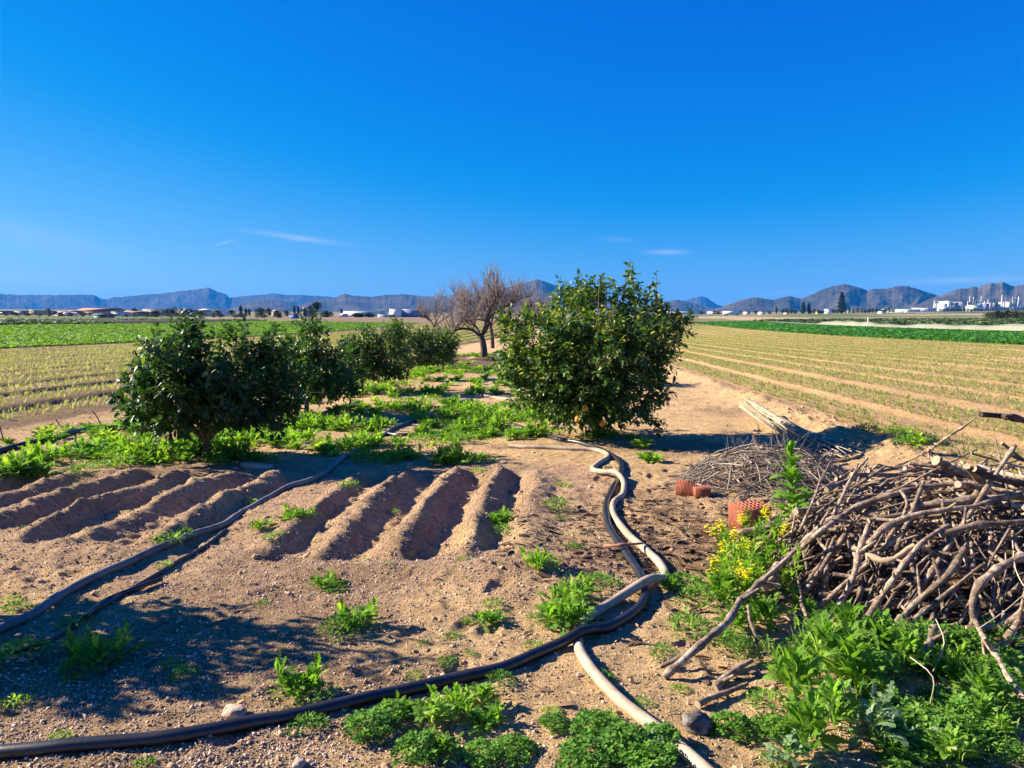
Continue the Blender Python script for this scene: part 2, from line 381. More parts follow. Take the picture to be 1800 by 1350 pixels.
MT = dict(
    soil=soilmat(),
    citrus=leafmat('citrus_leaf', [(0, (.022, .058, .014)), (.45, (.042, .10, .022)), (.75, (.08, .16, .026)), (.9, (.2, .27, .03)), (1, (.36, .37, .05))], .42, .28, 1.8, .36),
    weed=leafmat('weed_leaf', [(0, (.07, .17, .018)), (.5, (.155, .31, .028)), (.85, (.27, .41, .045)), (1, (.4, .44, .1))], .6, .42, 1.8, .2),
    weedblue=leafmat('clover_leaf', [(0, (.06, .15, .02)), (.5, (.12, .27, .034)), (1, (.22, .39, .06))], .6, .38, 1.8, .2),
    broad=leafmat('broad_leaf', [(0, (.08, .18, .02)), (.5, (.16, .32, .035)), (.85, (.25, .41, .07)), (1, (.38, .48, .17))], .58, .42, 1.8, .22, .012),
    pale=leafmat('pale_vein_leaf', [(0, (.14, .24, .1)), (.5, (.22, .33, .16)), (1, (.38, .45, .28))], .5, .25, 1.3, .3, .015),
    lettuceL=leafmat('lettuce_bright', [(0, (.06, .15, .010)), (.5, (.12, .25, .014)), (1, (.22, .36, .03))], .55, .42, 1.5),
    lettuceR=leafmat('lettuce_dark', [(0, (.025, .12, .012)), (.5, (.05, .2, .018)), (1, (.13, .34, .035))], .5, .35, 1.5),
    seedL=leafmat('leek_leaf', [(0, (.20, .23, .06)), (.5, (.34, .35, .11)), (1, (.52, .50, .2))], .6, .4, 1.2),
    seedR=leafmat('seedling_leaf', [(0, (.14, .23, .045)), (.5, (.27, .33, .08)), (1, (.48, .45, .18))], .6, .42, 1.3),
    farleaf=leafmat('far_leaf', [(0, (.02, .04, .015)), (.5, (.04, .07, .025)), (1, (.085, .11, .04))], .7, .1, 1.),
    olive=leafmat('olive_leaf', [(0, (.04, .06, .03)), (.5, (.08, .1, .055)), (1, (.16, .18, .1))], .7, .1, 1.),
    scrub=leafmat('scrub_leaf', [(0, (.05, .09, .03)), (.5, (.1, .17, .05)), (1, (.22, .27, .1))], .7, .2, 1.2),
    petal=simple('yellow_petal', (.85, .68, .01), .6, .1),
    black=simple('black_polythene', (.014, .015, .018), .36, .5, 6, .0008, 90, .5, c2=(.034, .031, .03)),
    cream=simple('cream_hose_plastic', (.43, .34, .24), .6, .25, 7, .0015, 60, .3, c2=(.27, .19, .12)),
    grey=simple('grey_dusty_hose', (.19, .175, .16), .55, .25, 4, .001, 50, .4, c2=(.09, .078, .068)),
    brick=simple('red_clay', (.37, .125, .075), .9, .3, 9, .002, 80, .15),
    brickpale=simple('dusty_clay', (.55, .38, .30), .9, .3, 9, .002, 80, .15),
    bark=barkmat('dry_branch_bark', (.085, .058, .04), (.275, .20, .145), (.58, .48, .37), .010),
    cut=simple('cut_wood', (.40, .29, .19), .85, .35, 30),
    bark2=barkmat('dark_bark', (.03, .022, .018), (.07, .052, .042), (.15, .12, .1)),
    citbark=barkmat('citrus_bark', (.10, .075, .05), (.2, .15, .1), (.3, .24, .17)),
    barebark=barkmat('bare_tree_bark', (.035, .025, .02), (.085, .062, .052), (.17, .13, .11)),
    twig=simple('bare_twig', (.26, .215, .195), .85, .3, 4, rnd=.35),
    brush=simple('dry_twig', (.25, .2, .16), .85, .35, 6, rnd=.5),
    reed=simple('dry_cane', (.44, .36, .25), .7, .3, 7, rnd=.5, c2=(.2, .155, .11)),
    stone=simple('pale_stone', (.50, .37, .28), .9, .35, 14, .012, 40, .2),
    pebble=simple('pebble', (.46, .345, .25), .9, .4, 8, rnd=.7),
    litter=simple('bark_litter', (.15, .09, .055), .9, .45, 8, rnd=.6),
    deadwood=barkmat('grey_deadwood', (.10, .09, .085), (.3, .28, .26), (.6, .57, .53), .02),
    orange=simple('orange_peel', (.75, .33, .03), .45, .15, 10, .002, 90, .4),
    hillA=hillmat('far_hill', (.10, .10, .07), (.17, .15, .11), (.25, .22, .17), .0011),
    hillB=hillmat('near_hill', (.09, .09, .045), (.19, .155, .095), (.33, .255, .17), .0028),
    net=simple('pale_net', (.25, .255, .18), .8, .15, 2, rnd=.15),
    white=simple('white_paint', (.78, .78, .77), .6, .08, .5),
    offwhite=simple('pale_wall', (.62, .6, .56), .8, .15, .4),  # even off-white, slightly darker than the white paint
    ochre=simple('ochre_wall', (.58, .40, .22), .9, .15, .4),
    cream_w=simple('cream_wall', (.62, .52, .38), .9, .15, .4),
    brownw=simple('brown_wall', (.36, .22, .15), .9, .2, .4),
    greyw=simple('grey_cladding', (.30, .31, .32), .7, .15, .4),
    tile=simple('clay_roof', (.42, .20, .12), .9, .25, .8),
    darkroof=simple('dark_roof', (.10, .10, .11), .8, .2, .5),
    glass=simple('dark_glass', (.03, .04, .05), .25, .2, 1, spec=.5),
    poly=simple('greenhouse_film', (.70, .71, .70), .5, .12, .2),
    bluep=simple('blue_door', (.04, .16, .42), .6, .1, 1),
    rust=simple('rusty_sheet', (.25, .15, .1), .8, .3, 1),
    steel=simple('plant_steel', (.50, .48, .44), .55, .2, .3),
    steel2=simple('plant_concrete', (.55, .49, .39), .8, .2, .3),
    greens=simple('green_sheet', (.05, .22, .14), .6, .1, 1),
    palegreen=simple('pale_green_tank', (.50, .62, .45), .6, .1, 1),
    bluegrey=simple('blue_cladding_shade', (.22, .25, .36), .6, .1, 1),
    pole=simple('pole_grey', (.3, .28, .25), .8, .2, 1),
    darkp=simple('dark_rubber', (.02, .02, .02), .7, .2, 1),
    asphalt=simple('asphalt', (.08, .08, .08), .9, .2, 1),
)
# ------------------------------------------------------------------ ground sheet
def axis_x():
    a = np.concatenate([np.arange(0, 5, .02), np.arange(5, 7, .04)]); b = np.arange(7, 38, .17); c = [38]; d = .2
    while c[-1] < 10500: c.append(c[-1]+d); d *= 1.12
    p = np.concatenate([a, b, c]); return np.unique(np.concatenate([-p[::-1], p]))
def axis_y():
    a = list(np.arange(1.2, 2.2, .05))+list(np.arange(2.2, 8.8, .02)); d = .02
    while d < .5: a.append(a[-1]+d); d *= 1.02
    while a[-1] < 10500: a.append(a[-1]+d); d *= 1.05
    b = [1.2]; d = .06
    while b[-1] > -10500: b.append(b[-1]-d); d *= 1.16
    return np.unique(np.array(b+a))
XS, YS = axis_x(), axis_y()
GX, GY = np.meshgrid(XS, YS)
GZ = height(GX, GY)
nx, ny = len(XS), len(YS)
me = bpy.data.meshes.new('ground')
V = np.stack([GX, GY, GZ], -1).reshape(-1, 3).astype(np.float32)
ii = (np.arange(ny-1)[:, None]*nx+np.arange(nx-1)[None]).ravel()
Q = np.stack([ii, ii+1, ii+nx+1, ii+nx], -1).astype(np.int32)
me.vertices.add(len(V)); me.vertices.foreach_set('co', V.ravel())
me.loops.add(4*len(Q)); me.loops.foreach_set('vertex_index', Q.ravel())
me.polygons.add(len(Q)); me.polygons.foreach_set('loop_start', np.arange(len(Q), dtype=np.int32)*4)
me.polygons.foreach_set('use_smooth', np.ones(len(Q), bool))
def soilcol(x, y):
    r = np.hypot(x, y); o = np.ones_like(x)[..., None]
    TAN = np.array([.595, .41, .215]); DRK = np.array([.27, .175, .11]); RED = np.array([.49, .32, .20])
    RF = np.array([.48, .315, .165]); LF = np.array([.24, .165, .095]); MUL_SHADE = np.array([.19, .12, .075])
    c = o*TAN
    def lay(c, k, w): return c*(1-w[..., None])+k*w[..., None]
    n1 = fbm(x/1.4, y/1.4, 101, 4); n2 = fbm(x/.45, y/.45, 102, 4)
    gl = (1-ss(-1.6, -.2, x+.5*(n1-.5)))*(1-ss(3.3, 3.9, y+.8*(n2-.5)))           # gritty dark corner
    c = lay(c, RED, gl*ss(.35, .6, n2)*.8)
    mb, b = beds(x, y)
    pad = ss(-7, -6, x)*(1-ss(.3, .9, x+.6*(n1-.5)))*ss(4.0, 4.6, y+.5*(n1-.5))*(1-ss(8.2, 8.8, y))
    c = lay(c, RED, pad*.75*ss(.3, .55, n2*.6+n1*.4))
    c = lay(c, TAN*1.05, mb*ss(.0, -.05, b)*.6)
    ml = np.exp(-((x-.85)/.75)**2-((y-6.0)/.95)**2)+.8*np.exp(-((x-.2)/.5)**2-((y-5.1)/.4)**2)
    c = lay(c, MUL_SHADE, np.clip(ml*1.3*ss(.3, .6, n2), 0, 1)*.85)
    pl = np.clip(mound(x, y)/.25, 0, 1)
    c = lay(c, MUL_SHADE*.7, pl)  # mulch tone darkened below the woodpile, painted shade for its gaps
    dk = ss(.55, .72, n1)*(1-ss(12, 25, y))*.6
    c = lay(c, DRK, dk)
    lf = ss(7.8, 8.6, -x); c = lay(c, LF, lf)  # soil colour darkened for the shade among the seedlings
    rf = ss(4.2, 4.9, x); c = lay(c, RF*(.9+.2*n1[..., None]), rf)
    lane = ss(33.8, 34.3, -x)*(1-ss(36.3, 37, -x)); c = lay(c, np.array([.21, .13, .085]), lane)
    bt = np.exp(-((x+3.4)/2.8)**4-((y-36)/9)**4)*ss(.25, .5, n1+.2)
    c = lay(c, np.array([.17, .11, .075]), np.clip(bt*1.4, 0, 1))
    far = ss(120, 230, r)
    s = fbm(x/90+7, y/210, 201, 3); s2 = fbm(x/35, y/140, 202, 3)
    pal = np.where((s < .42)[..., None], np.array([.11, .15, .055]), np.where((s < .52)[..., None], np.array([.36, .28, .17]), np.where((s < .60)[..., None], np.array([.16, .17, .08]), np.array([.24, .17, .11]))))
    pal = pal*(.75+.5*s2[..., None])
    c = lay(c, pal, far)
    # greener uncropped land beside the nets
    g2 = ss(56, 60, x)*(1-ss(200, 260, r)); c = lay(c, np.array([.14, .18, .07]), g2*ss(.4, .55, s2))
    g3 = ss(80, 86, -x)*(1-ss(150, 230, r)); c = lay(c, np.array([.17, .2, .07]), g3*ss(.35, .55, s2))
    return np.clip(c, 0, 1)
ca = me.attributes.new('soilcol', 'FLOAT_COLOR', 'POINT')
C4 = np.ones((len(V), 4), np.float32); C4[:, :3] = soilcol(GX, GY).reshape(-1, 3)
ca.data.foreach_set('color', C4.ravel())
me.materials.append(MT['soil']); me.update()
gob = bpy.data.objects.new('ground', me); col.objects.link(gob); gob['kind'] = 'structure'
del V, Q, C4, GX, GY, GZ
# ------------------------------------------------------------------ pebbles and clods lying on the soil
def stuff(o, label=None, cat=None): return tag(o, label, cat, None, 'stuff')
def in_view(P, m=90):
    x, y, z = project(P); return (z > .5) & (x > -m) & (x < 1800+m) & (y < 1350+m*2)
def rnd_rot(n):
    q = unit(rng.normal(size=(n, 4))); w, x, y, z = q.T
    return np.stack([np.stack([1-2*(y*y+z*z), 2*(x*y-z*w), 2*(x*z+y*w)], -1), np.stack([2*(x*y+z*w), 1-2*(x*x+z*z), 2*(y*z-x*w)], -1), np.stack([2*(x*z-y*w), 2*(y*z+x*w), 1-2*(x*x+y*y)], -1)], 1)
def near_points(n, ymax, dens):
    y = 2.3+(ymax-2.3)*rng.random(n)**1.6
    x = (rng.random(n)*2-1)*(.78*y+.8)+0
    P = np.stack([x-y*.062, y, x*0], -1)
    k = rng.random(n) < dens(P[:, 0], P[:, 1]); P = P[k]
    P[:, 2] = height(P[:, 0], P[:, 1]); return P[in_view(P)]
mb = MB()
def dens(x, y):
    n2 = fbm(x/.45, y/.45, 102, 4); n1 = fbm(x/1.4, y/1.4, 101, 4)
    gl = (1-ss(-1.2, .2, x))*(1-ss(3.2, 4.0, y)); mbd, b = beds(x, y)
    pad = ss(-7, -6, x)*(1-ss(.3, .9, x))*ss(4.0, 4.6, y)*(1-ss(8.2, 8.8, y))
    bm = np.exp(-((x-4.35)/.5)**2)
    return np.clip(.22+.65*gl*ss(.35, .6, n2)+.5*pad+.35*ss(.5, .7, n1)+.5*bm, 0, 1)*(x < 5.6)
P = near_points(230000, 12, dens)
rock = []
for k in range(5):
    V0 = np.array([[1, 0, 0], [-1, 0, 0], [0, 1, 0], [0, -1, 0], [0, 0, 1], [0, 0, -1.]]); T0 = np.array([[0, 2, 4], [2, 1, 4], [1, 3, 4], [3, 0, 4], [2, 0, 5], [1, 2, 5], [3, 1, 5], [0, 3, 5]]); rock.append(((V0+.45*(rng.random((6, 3))-.5))*np.array([1, .8, .65]), T0, None))
which = rng.integers(0, 5, len(P))
size = .0016+.0065*rng.random(len(P))**7+.003*rng.random(len(P))**2
for k in range(5):
    s = which == k; scatter(mb, rock[k], P[s]+np.array([0, 0, .0015]), rnd_rot(s.sum()), size[s]*1.4)
stuff(mb.build('gravel', MT['pebble']))
mb = MB()
P = near_points(20000, 16, lambda x, y: np.clip(.08+.9*np.exp(-((x-4.35)/.5)**2)+.5*np.exp(-((x+8.2)/.5)**2)+.25*beds(x, y)[0]+.25*ss(.5, .7, fbm(x/1.1, y/1.1, 41, 2)), 0, 1))
which = rng.integers(0, 5, len(P))
size = .007+.04*rng.random(len(P))**4.5*np.where(np.abs(P[:, 0]-4.35) < .6, 1.6, .7)
for k in range(5):
    s = which == k; scatter(mb, rock[k], P[s], rnd_rot(s.sum()), size[s])
clm = simple('dry_clod', (.44, .29, .165), .95, .35, 30, .004, 90, .1, rnd=.3)
stuff(mb.build('soil_clods', clm, smooth=False))
# ------------------------------------------------------------------ crops
def blade(n, L_, w, bend, seed):
    """a tuft of n pointed blades"""
    r = np.random.default_rng(seed); V = []; T = []; Q = []
    for k in range(n):
        a = r.random()*6.28; e = R(bend[0]+r.random()*(bend[1]-bend[0])); l = L_*(.6+.5*r.random())
        d = np.array([math.cos(a), math.sin(a), 0]); s = np.array([-d[1], d[0], 0])*w/2
        p0 = d*.004; p1 = p0+(d*math.cos(e)+np.array([0, 0, math.sin(e)]))*l*.55; p2 = p1+(d*math.cos(e-.6)+np.array([0, 0, math.sin(e-.6)]))*l*.5
        b = len(V); V += [p0-s*.6, p0+s*.6, p1-s, p1+s, p2]; Q.append((b, b+1, b+3, b+2)); T.append((b+2, b+3, b+4))
    return np.array(V), np.array(T), np.array(Q)
def rosette_lettuce(n, seed, fl=.5):
    r = np.random.default_rng(seed); V = []; Q = []
    for k in range(n):
        a = k*2.4+r.random()*.5; e = R(20+60*k/n); l = .19*(1-.35*k/n)*(.8+.4*r.random()); w = l*.62
        d = np.array([math.cos(a), math.sin(a), 0]); s = np.array([-d[1], d[0], 0]); u = np.array([0, 0, 1.])
        p1 = d*.02+u*.02; p2 = p1+(d*math.cos(e)+u*math.sin(e))*l*.6; p3 = p2+(d*math.cos(e-fl)+u*math.sin(e-fl))*l*.5
        b = len(V); V += [p1-s*w*.2, p1+s*w*.2, p2-s*w*.55+u*.015, p2+s*w*.55+u*.015, p3-s*w*.4-u*.01*r.random(), p3+s*w*.4+u*.01]
        Q += [(b, b+1, b+3, b+2), (b+2, b+3, b+5, b+4)]
    return np.array(V), None, np.array(Q)
def rows(xa, xb, ya, yb, dx, step, jit, skip=None, drop=.06):
    out = []
    for x in np.arange(xa, xb, dx):
        if skip is not None and skip(x): continue
        y = np.arange(ya, yb, step); y = y+(rng.random(len(y))-.5)*step*jit
        out.append(np.stack([x+(rng.random(len(y))-.5)*jit*.12, y, y*0], -1))
    P = np.concatenate(out); P = P[rng.random(len(P)) > drop]
    P = P[in_view(P, 160)]; P[:, 2] = height(P[:, 0], P[:, 1]); return P
def upright(n, tilt=.12):
    a = rng.random(n)*6.28; d = np.stack([rng.normal(size=n)*tilt, rng.normal(size=n)*tilt, np.ones(n)], -1)
    z = unit(d); x = np.stack([np.cos(a), np.sin(a), np.zeros(n)], -1); x = unit(x-z*(x*z).sum(1, keepdims=True)); y = np.cross(z, x)
    return np.stack([x, y, z], 2)
def crop_individuals(P, tpls, mat, n, name, label, group, S):
    meshes = [MB().add(*t, rnd=r_).mesh(name, mat) for t in tpls for r_ in (.3, .55, .8)]
    for p, s in zip(P[:n], S[:n]):
        o = bpy.data.objects.new(name, random.choice(meshes)); col.objects.link(o)
        o.location = [float(c) for c in p]; o.rotation_euler = (random.gauss(0, .1), random.gauss(0, .1), random.random()*6.28); o.scale = (float(s),)*3
        tag(o, label, 'seedling', group)
dist = lambda P: np.hypot(P[:, 0], P[:, 1])
sk = lambda off, p, w: (lambda x: abs((x-off+p/2) % p-p/2) < w)
# right field: sparse pale seedlings in rows on raised beds
def do_field(xa, xb, dx, skip, tp, mat, nind, name, label, group, sbase, sname, step, growth):
    T = [tp(k) for k in range(4)]; far = MB(); P1 = rows(xa, xb, 6.3, 62, dx, step, .7, skip, .1)
    P1 = P1[np.argsort(dist(P1))]
    n1 = fbm(P1[:, 0]/2, P1[:, 1]/5, 300, 3); P1 = P1[(n1 > .3) | (rng.random(len(n1)) < .4)]
    S = sbase*(.65+.7*rng.random(len(P1)))
    crop_individuals(P1, T, mat, nind, name, label, group, S)
    P, S = P1[nind:], S[nind:]
    k = rng.integers(0, 4, len(P))
    for i in range(4): scatter(far, T[i], P[k == i], upright((k == i).sum()), S[k == i])
    for (ya, yb, st, sc_) in ((62, 110, step*2.2, growth), (110, 205, step*4, growth*1.35)):
        P = rows(xa, xb, ya, yb, dx, st, .9, skip)
        if len(P):
            t = tuple(np.asarray(a) for a in T[0]); S = sbase*(.8+.5*rng.random(len(P)))
            scatter(far, t, P, upright(len(P)), np.stack([S*sc_, S*sc_, S*1.05], -1))
    stuff(far.build(sname, mat))
do_field(4.98, 34.2, .27, sk(8.25, 2.05, .24), lambda k: blade(6, .125, .013, (25, 80), 20+k), MT['seedR'], 150, 'seedling',
         'small pale yellow green seedling in the sandy rows of the right hand field', 'seedlings in the right hand field', 1.0, 'seedling_crop', .105, 1.6)
do_field(-33.8, -8.9, .26, sk(-10.4, 2.1, .3), lambda k: blade(6, .135, .011, (50, 86), 40+k), MT['seedL'], 90, 'seedling',
         'upright pale yellow seedling in the dense rows of the left hand field', 'seedlings in the left hand field', 1.0, 'seedling_crop', .14, 1.7)
mb = MB(); T = [rosette_lettuce(9, 60+k) for k in range(4)]
for (ya, yb, st, g_, dx) in ((20, 80, .34, 1.0, .36), (80, 125, .5, 1.35, .5), (125, 195, .7, 1.8, .7)):
    P = rows(-80, -36.6, ya, yb, dx, st, .5, None, .02); k = rng.integers(0, 4, len(P))
    for i in range(4):
        s = k == i; S = (.95+.45*rng.random(s.sum())); scatter(mb, T[i], P[s], upright(s.sum()), np.stack([S*g_, S*g_, S], -1))
stuff(mb.build('lettuce_crop', MT['lettuceL']))
mb = MB(); T = [rosette_lettuce(10, 70+k, .9) for k in range(4)]
for (xa, xb, ya, yb, st, g_, dx) in ((35.4, 52.5, 24, 80, .38, 1.0, .42), (35.4, 52.5, 80, 200, .6, 1.5, .6)):
    P = rows(xa, xb, ya, yb, dx, st, .6, None, .02); k = rng.integers(0, 4, len(P))
    for i in range(4):
        s = k == i; S = (1.5+.6*rng.random(s.sum())); scatter(mb, T[i], P[s], upright(s.sum()), np.stack([S*g_, S*g_, S*1.15], -1))
stuff(mb.build('leafy_crop', MT['lettuceR']))
# rough green growth beyond the nets and beyond the lettuce
mb = MB()
P = np.concatenate([np.stack([56+rng.random(9000)*60, 40+rng.random(9000)*180, np.zeros(9000)], -1), np.stack([-81-rng.random(4000)*30, 40+rng.random(4000)*160, np.zeros(4000)], -1)])
P = P[in_view(P, 160)]; P = P[rng.random(len(P)) < ss(.35, .6, fbm(P[:, 0]/9, P[:, 1]/30, 311, 3))]
P[:, 2] = height(P[:, 0], P[:, 1]); S = 1.2+2.2*rng.random(len(P)); scatter(mb, T[1], P, upright(len(P)), np.stack([S*1.5, S*1.5, S*1.2], -1))
stuff(mb.build('rough_growth', MT['scrub']))
# ------------------------------------------------------------------ hills
def hills(name, prof, D, depth, mat, seed, base_py=551, amp=.9, freq=1.0):
    prof = np.array(prof, float); px = np.arange(prof[0, 0], prof[-1, 0]+.1, 1.6); py = np.interp(px, prof[:, 0], prof[:, 1])
    py = py+(vn(px/2.2, px*0, seed)-.5)*.9+(vn(px/6, px*0, seed+1)-.5)*1.0
    nv = 64; v = np.concatenate([np.linspace(-1, 0, 50), np.linspace(.06, 1, 14)])
    q = (px-900)/F
    dirx = RGT[None, :2]*q[:, None]+np.array([-math.sin(YAW), math.cos(YAW)])[None]
    Ht = (575-py)/F*D
    base = (575-base_py)/F*D
    U, W = np.meshgrid(np.arange(len(px)), v)
    Hmax = float(np.max(Ht)-base); dm = 3.1*Hmax; depth = dm/D
    dist_ = D*(1+W*depth)
    X = dirx[U, 0]*dist_; Y = dirx[U, 1]*dist_
    t = 1-np.abs(W); um = px[U]*D/F; vm = W*dm
    wl = Hmax*1.7*freq
    wx = (fbm(um/wl/1.6, vm/wl/1.6, seed+31, 3)-.5)*wl*1.3; wy = (fbm(um/wl/1.6+9, vm/wl/1.6, seed+33, 3)-.5)*wl*1.3
    def ridged(a, b, s_): return 1-np.abs(2*fbm(a, b, s_, 2)-1)*1.6
    rg = ridged((um+wx)/wl, (vm+wy)/wl/2.2, seed+5)*.62+ridged((um+wx*.7)/wl*2.3, (vm+wy*.7)/wl*1.2, seed+9)*.27+ridged(um/wl*5.5, vm/wl*3.5, seed+15)*.11
    Hh = np.maximum(Ht[U]-base, 0)
    env = np.clip(t*(1-t)*4, 0, 1)**.8
    k = t**1.12+(rg-.78)*amp*.44*env
    base = base+.0205*dm*W
    Z = CZ+base-30*(1-t)**2+Hh*np.clip(k, -.05, .985*t**.25+.015)
    n = len(px); i = (np.arange(nv-1)[:, None]*n+np.arange(n-1)[None]).ravel()
    o = MB().add(np.stack([X, Y, Z], -1).reshape(-1, 3), None, np.stack([i, i+1, i+n+1, i+n], -1)).build(name, mat, smooth=True)
    o['kind'] = 'structure'; return o
hills('far_hills', [(-120, 515), (0, 516), (20, 518), (40, 519), (60, 518.5), (100, 519.5), (130, 519), (150, 518.5), (170, 519), (182, 525), (193, 526.5), (203, 523), (212, 522), (220, 523), (238, 520.5), (255, 518.5), (285, 517), (312, 513.5), (340, 510.5), (360, 508), (370, 506), (374, 508), (385, 513), (400, 517), (407, 523.5), (440, 520), (470, 518), (487, 516), (500, 518), (515, 519.5), (530, 518.5), (550, 520.5), (575, 521.5), (588, 524), (640, 530), (700, 545), (760, 552)], 7900, .24, MT['hillA'], 11, 551, .7, .8)
hills('hills', [(380, 551), (410, 543), (440, 533), (462, 528), (480, 527), (500, 529), (515, 533), (528, 539), (545, 531), (557, 528.5), (572, 527), (590, 523), (602, 519.5), (610, 517), (620, 519.5), (640, 521.5), (655, 522.5), (668, 520), (682, 519), (697, 518), (712, 517.5), (735, 520.5), (760, 522), (800, 519), (840, 514), (880, 508), (905, 502), (925, 497), (943, 492), (955, 495), (972, 501), (985, 505), (1000, 503.5), (1012, 506), (1040, 520), (1080, 532), (1130, 546), (1160, 552)], 5400, .26, MT['hillB'], 23)
hills('far_hills', [(1120, 552), (1170, 538), (1192, 531), (1205, 527.5), (1220, 524), (1230, 521), (1240, 523.5), (1255, 534), (1268, 539), (1285, 545), (1320, 552)], 8300, .2, MT['hillA'], 31, 551, .5)
hills('hills', [(1060, 551), (1120, 540), (1145, 534), (1160, 529.5), (1172, 530), (1180, 528.5), (1191, 527), (1203, 530), (1220, 534), (1240, 540), (1265, 545), (1300, 552)], 5000, .26, MT['hillB'], 43, 551)
hills('hills', [(1225, 551), (1255, 544), (1272, 538.5), (1287, 532.5), (1300, 528.5), (1315, 524.5), (1328, 523), (1345, 526), (1358, 527.5), (1372, 523.5), (1384, 521), (1395, 523.5), (1405, 525), (1420, 520), (1445, 508.5), (1460, 503.5), (1478, 500), (1493, 502.5), (1507, 506), (1520, 511.5), (1530, 508.5), (1550, 508.5), (1563, 506.5), (1578, 502.5), (1590, 504), (1610, 509), (1630, 515.5), (1650, 522), (1700, 536), (1760, 552)], 4200, .3, MT['hillB'], 57)
hills('hills', [(1560, 552), (1600, 539), (1630, 526), (1650, 519), (1665, 513.5), (1683, 507.5), (1697, 507.5), (1704, 504), (1713, 506), (1725, 500.5), (1735, 498), (1745, 499.5), (1755, 496.5), (1765, 500), (1775, 504), (1790, 501.5), (1815, 497), (1850, 490), (1900, 498), (1960, 520), (2020, 552)], 3600, .3, MT['hillB'], 71)
# ------------------------------------------------------------------ air
HAZE = 8e-5
hz = box(MB(), -11000, 11000, -11000, 11000, -1.6, 480).build('haze', [bpy.data.materials.new('haze_air')])
hm = hz.data.materials[0]; hm.use_nodes = True; nt = hm.node_tree
for n in list(nt.nodes): nt.nodes.remove(n)
out = nt.nodes.new('ShaderNodeOutputMaterial'); pv = nt.nodes.new('ShaderNodeVolumePrincipled')
pv.inputs['Color'].default_value = (.02, .30, .92, 1); pv.inputs['Density'].default_value = HAZE
L(nt, pv.outputs[0], out.inputs['Volume']); hz['kind'] = 'stuff'
# ------------------------------------------------------------------ light
SUN_EL = R(28)
scam = np.array([-.974, .225])
sdir = RGT[:2]*scam[0]+np.array([-math.sin(YAW), math.cos(YAW)])*scam[1]
S = Vector((sdir[0]*math.cos(SUN_EL), sdir[1]*math.cos(SUN_EL), math.sin(SUN_EL)))
ld = bpy.data.lights.new('sun', 'SUN'); ld.energy = 5.0; ld.angle = R(.5); ld.color = (1, .88, .70)
lo = bpy.data.objects.new('sun', ld); col.objects.link(lo); lo.rotation_euler = S.to_track_quat('Z', 'Y').to_euler(); lo.location = (0, 0, 50)
w = bpy.data.worlds.new('World'); sc.world = w; w.use_nodes = True; nt = w.node_tree
for n in list(nt.nodes): nt.nodes.remove(n)
out = nt.nodes.new('ShaderNodeOutputWorld'); bg = nt.nodes.new('ShaderNodeBackground'); L(nt, bg.outputs[0], out.inputs[0])
sky = nt.nodes.new('ShaderNodeTexSky'); sky.sky_type = 'NISHITA'; sky.sun_disc = False
sky.sun_elevation = SUN_EL; sky.sun_rotation = math.atan2(sdir[0], sdir[1]); sky.altitude = 50
sky.air_density = 1.0; sky.dust_density = .1; sky.ozone_density = 3.5
def mth(op, a, b=None, c=None, clamp=False):
    n = nt.nodes.new('ShaderNodeMath'); n.operation = op; n.use_clamp = clamp
    for i, v in enumerate((a, b, c)):
        if v is None: continue
        if hasattr(v, 'links'): L(nt, v, n.inputs[i])
        else: n.inputs[i].default_value = v
    return n.outputs[0]
# the camera's rendering of a clear blue sky: one tone curve per channel
SKYS = .06
spc = nt.nodes.new('ShaderNodeSeparateColor'); L(nt, sky.outputs[0], spc.inputs[0])
GAIN = 1/(2**1.58*SKYS)
rx = mth('MULTIPLY_ADD', spc.outputs[0], .05, -.110)
rx = mth('MULTIPLY', mth('ADD', rx, mth('SQRT', mth('MULTIPLY_ADD', rx, rx, .0001))), .5*2.0*GAIN)
gx = mth('MULTIPLY', mth('POWER', mth('MULTIPLY', spc.outputs[1], .05), 1.15), 2.22*GAIN)
bx = mth('MULTIPLY', mth('POWER', mth('MULTIPLY', spc.outputs[2], .05), .38), 1.40*GAIN)
hs = nt.nodes.new('ShaderNodeCombineColor')
for i_, v_ in enumerate((rx, gx, bx)): L(nt, v_, hs.inputs[i_])
tcn = nt.nodes.new('ShaderNodeTexCoord'); sx = nt.nodes.new('ShaderNodeSeparateXYZ'); L(nt, tcn.outputs['Generated'], sx.inputs[0])
az = mth('ARCTAN2', sx.outputs[0], sx.outputs[1]); el = mth('ARCSINE', sx.outputs[2])
cb = nt.nodes.new('ShaderNodeCombineXYZ'); L(nt, mth('MULTIPLY', az, 1.), cb.inputs[0]); L(nt, mth('MULTIPLY', el, 4.), cb.inputs[1])
nz = nt.nodes.new('ShaderNodeTexNoise'); nz.inputs['Scale'].default_value = 9; nz.inputs['Detail'].default_value = 7; nz.inputs['Roughness'].default_value = .62; nz.inputs['Distortion'].default_value = .8
L(nt, cb.outputs[0], nz.inputs['Vector'])
nzr = nt.nodes.new('ShaderNodeMapRange'); L(nt, nz.outputs['Fac'], nzr.inputs[0]); nzr.inputs[1].default_value = .35; nzr.inputs[2].default_value = .72
tot = None
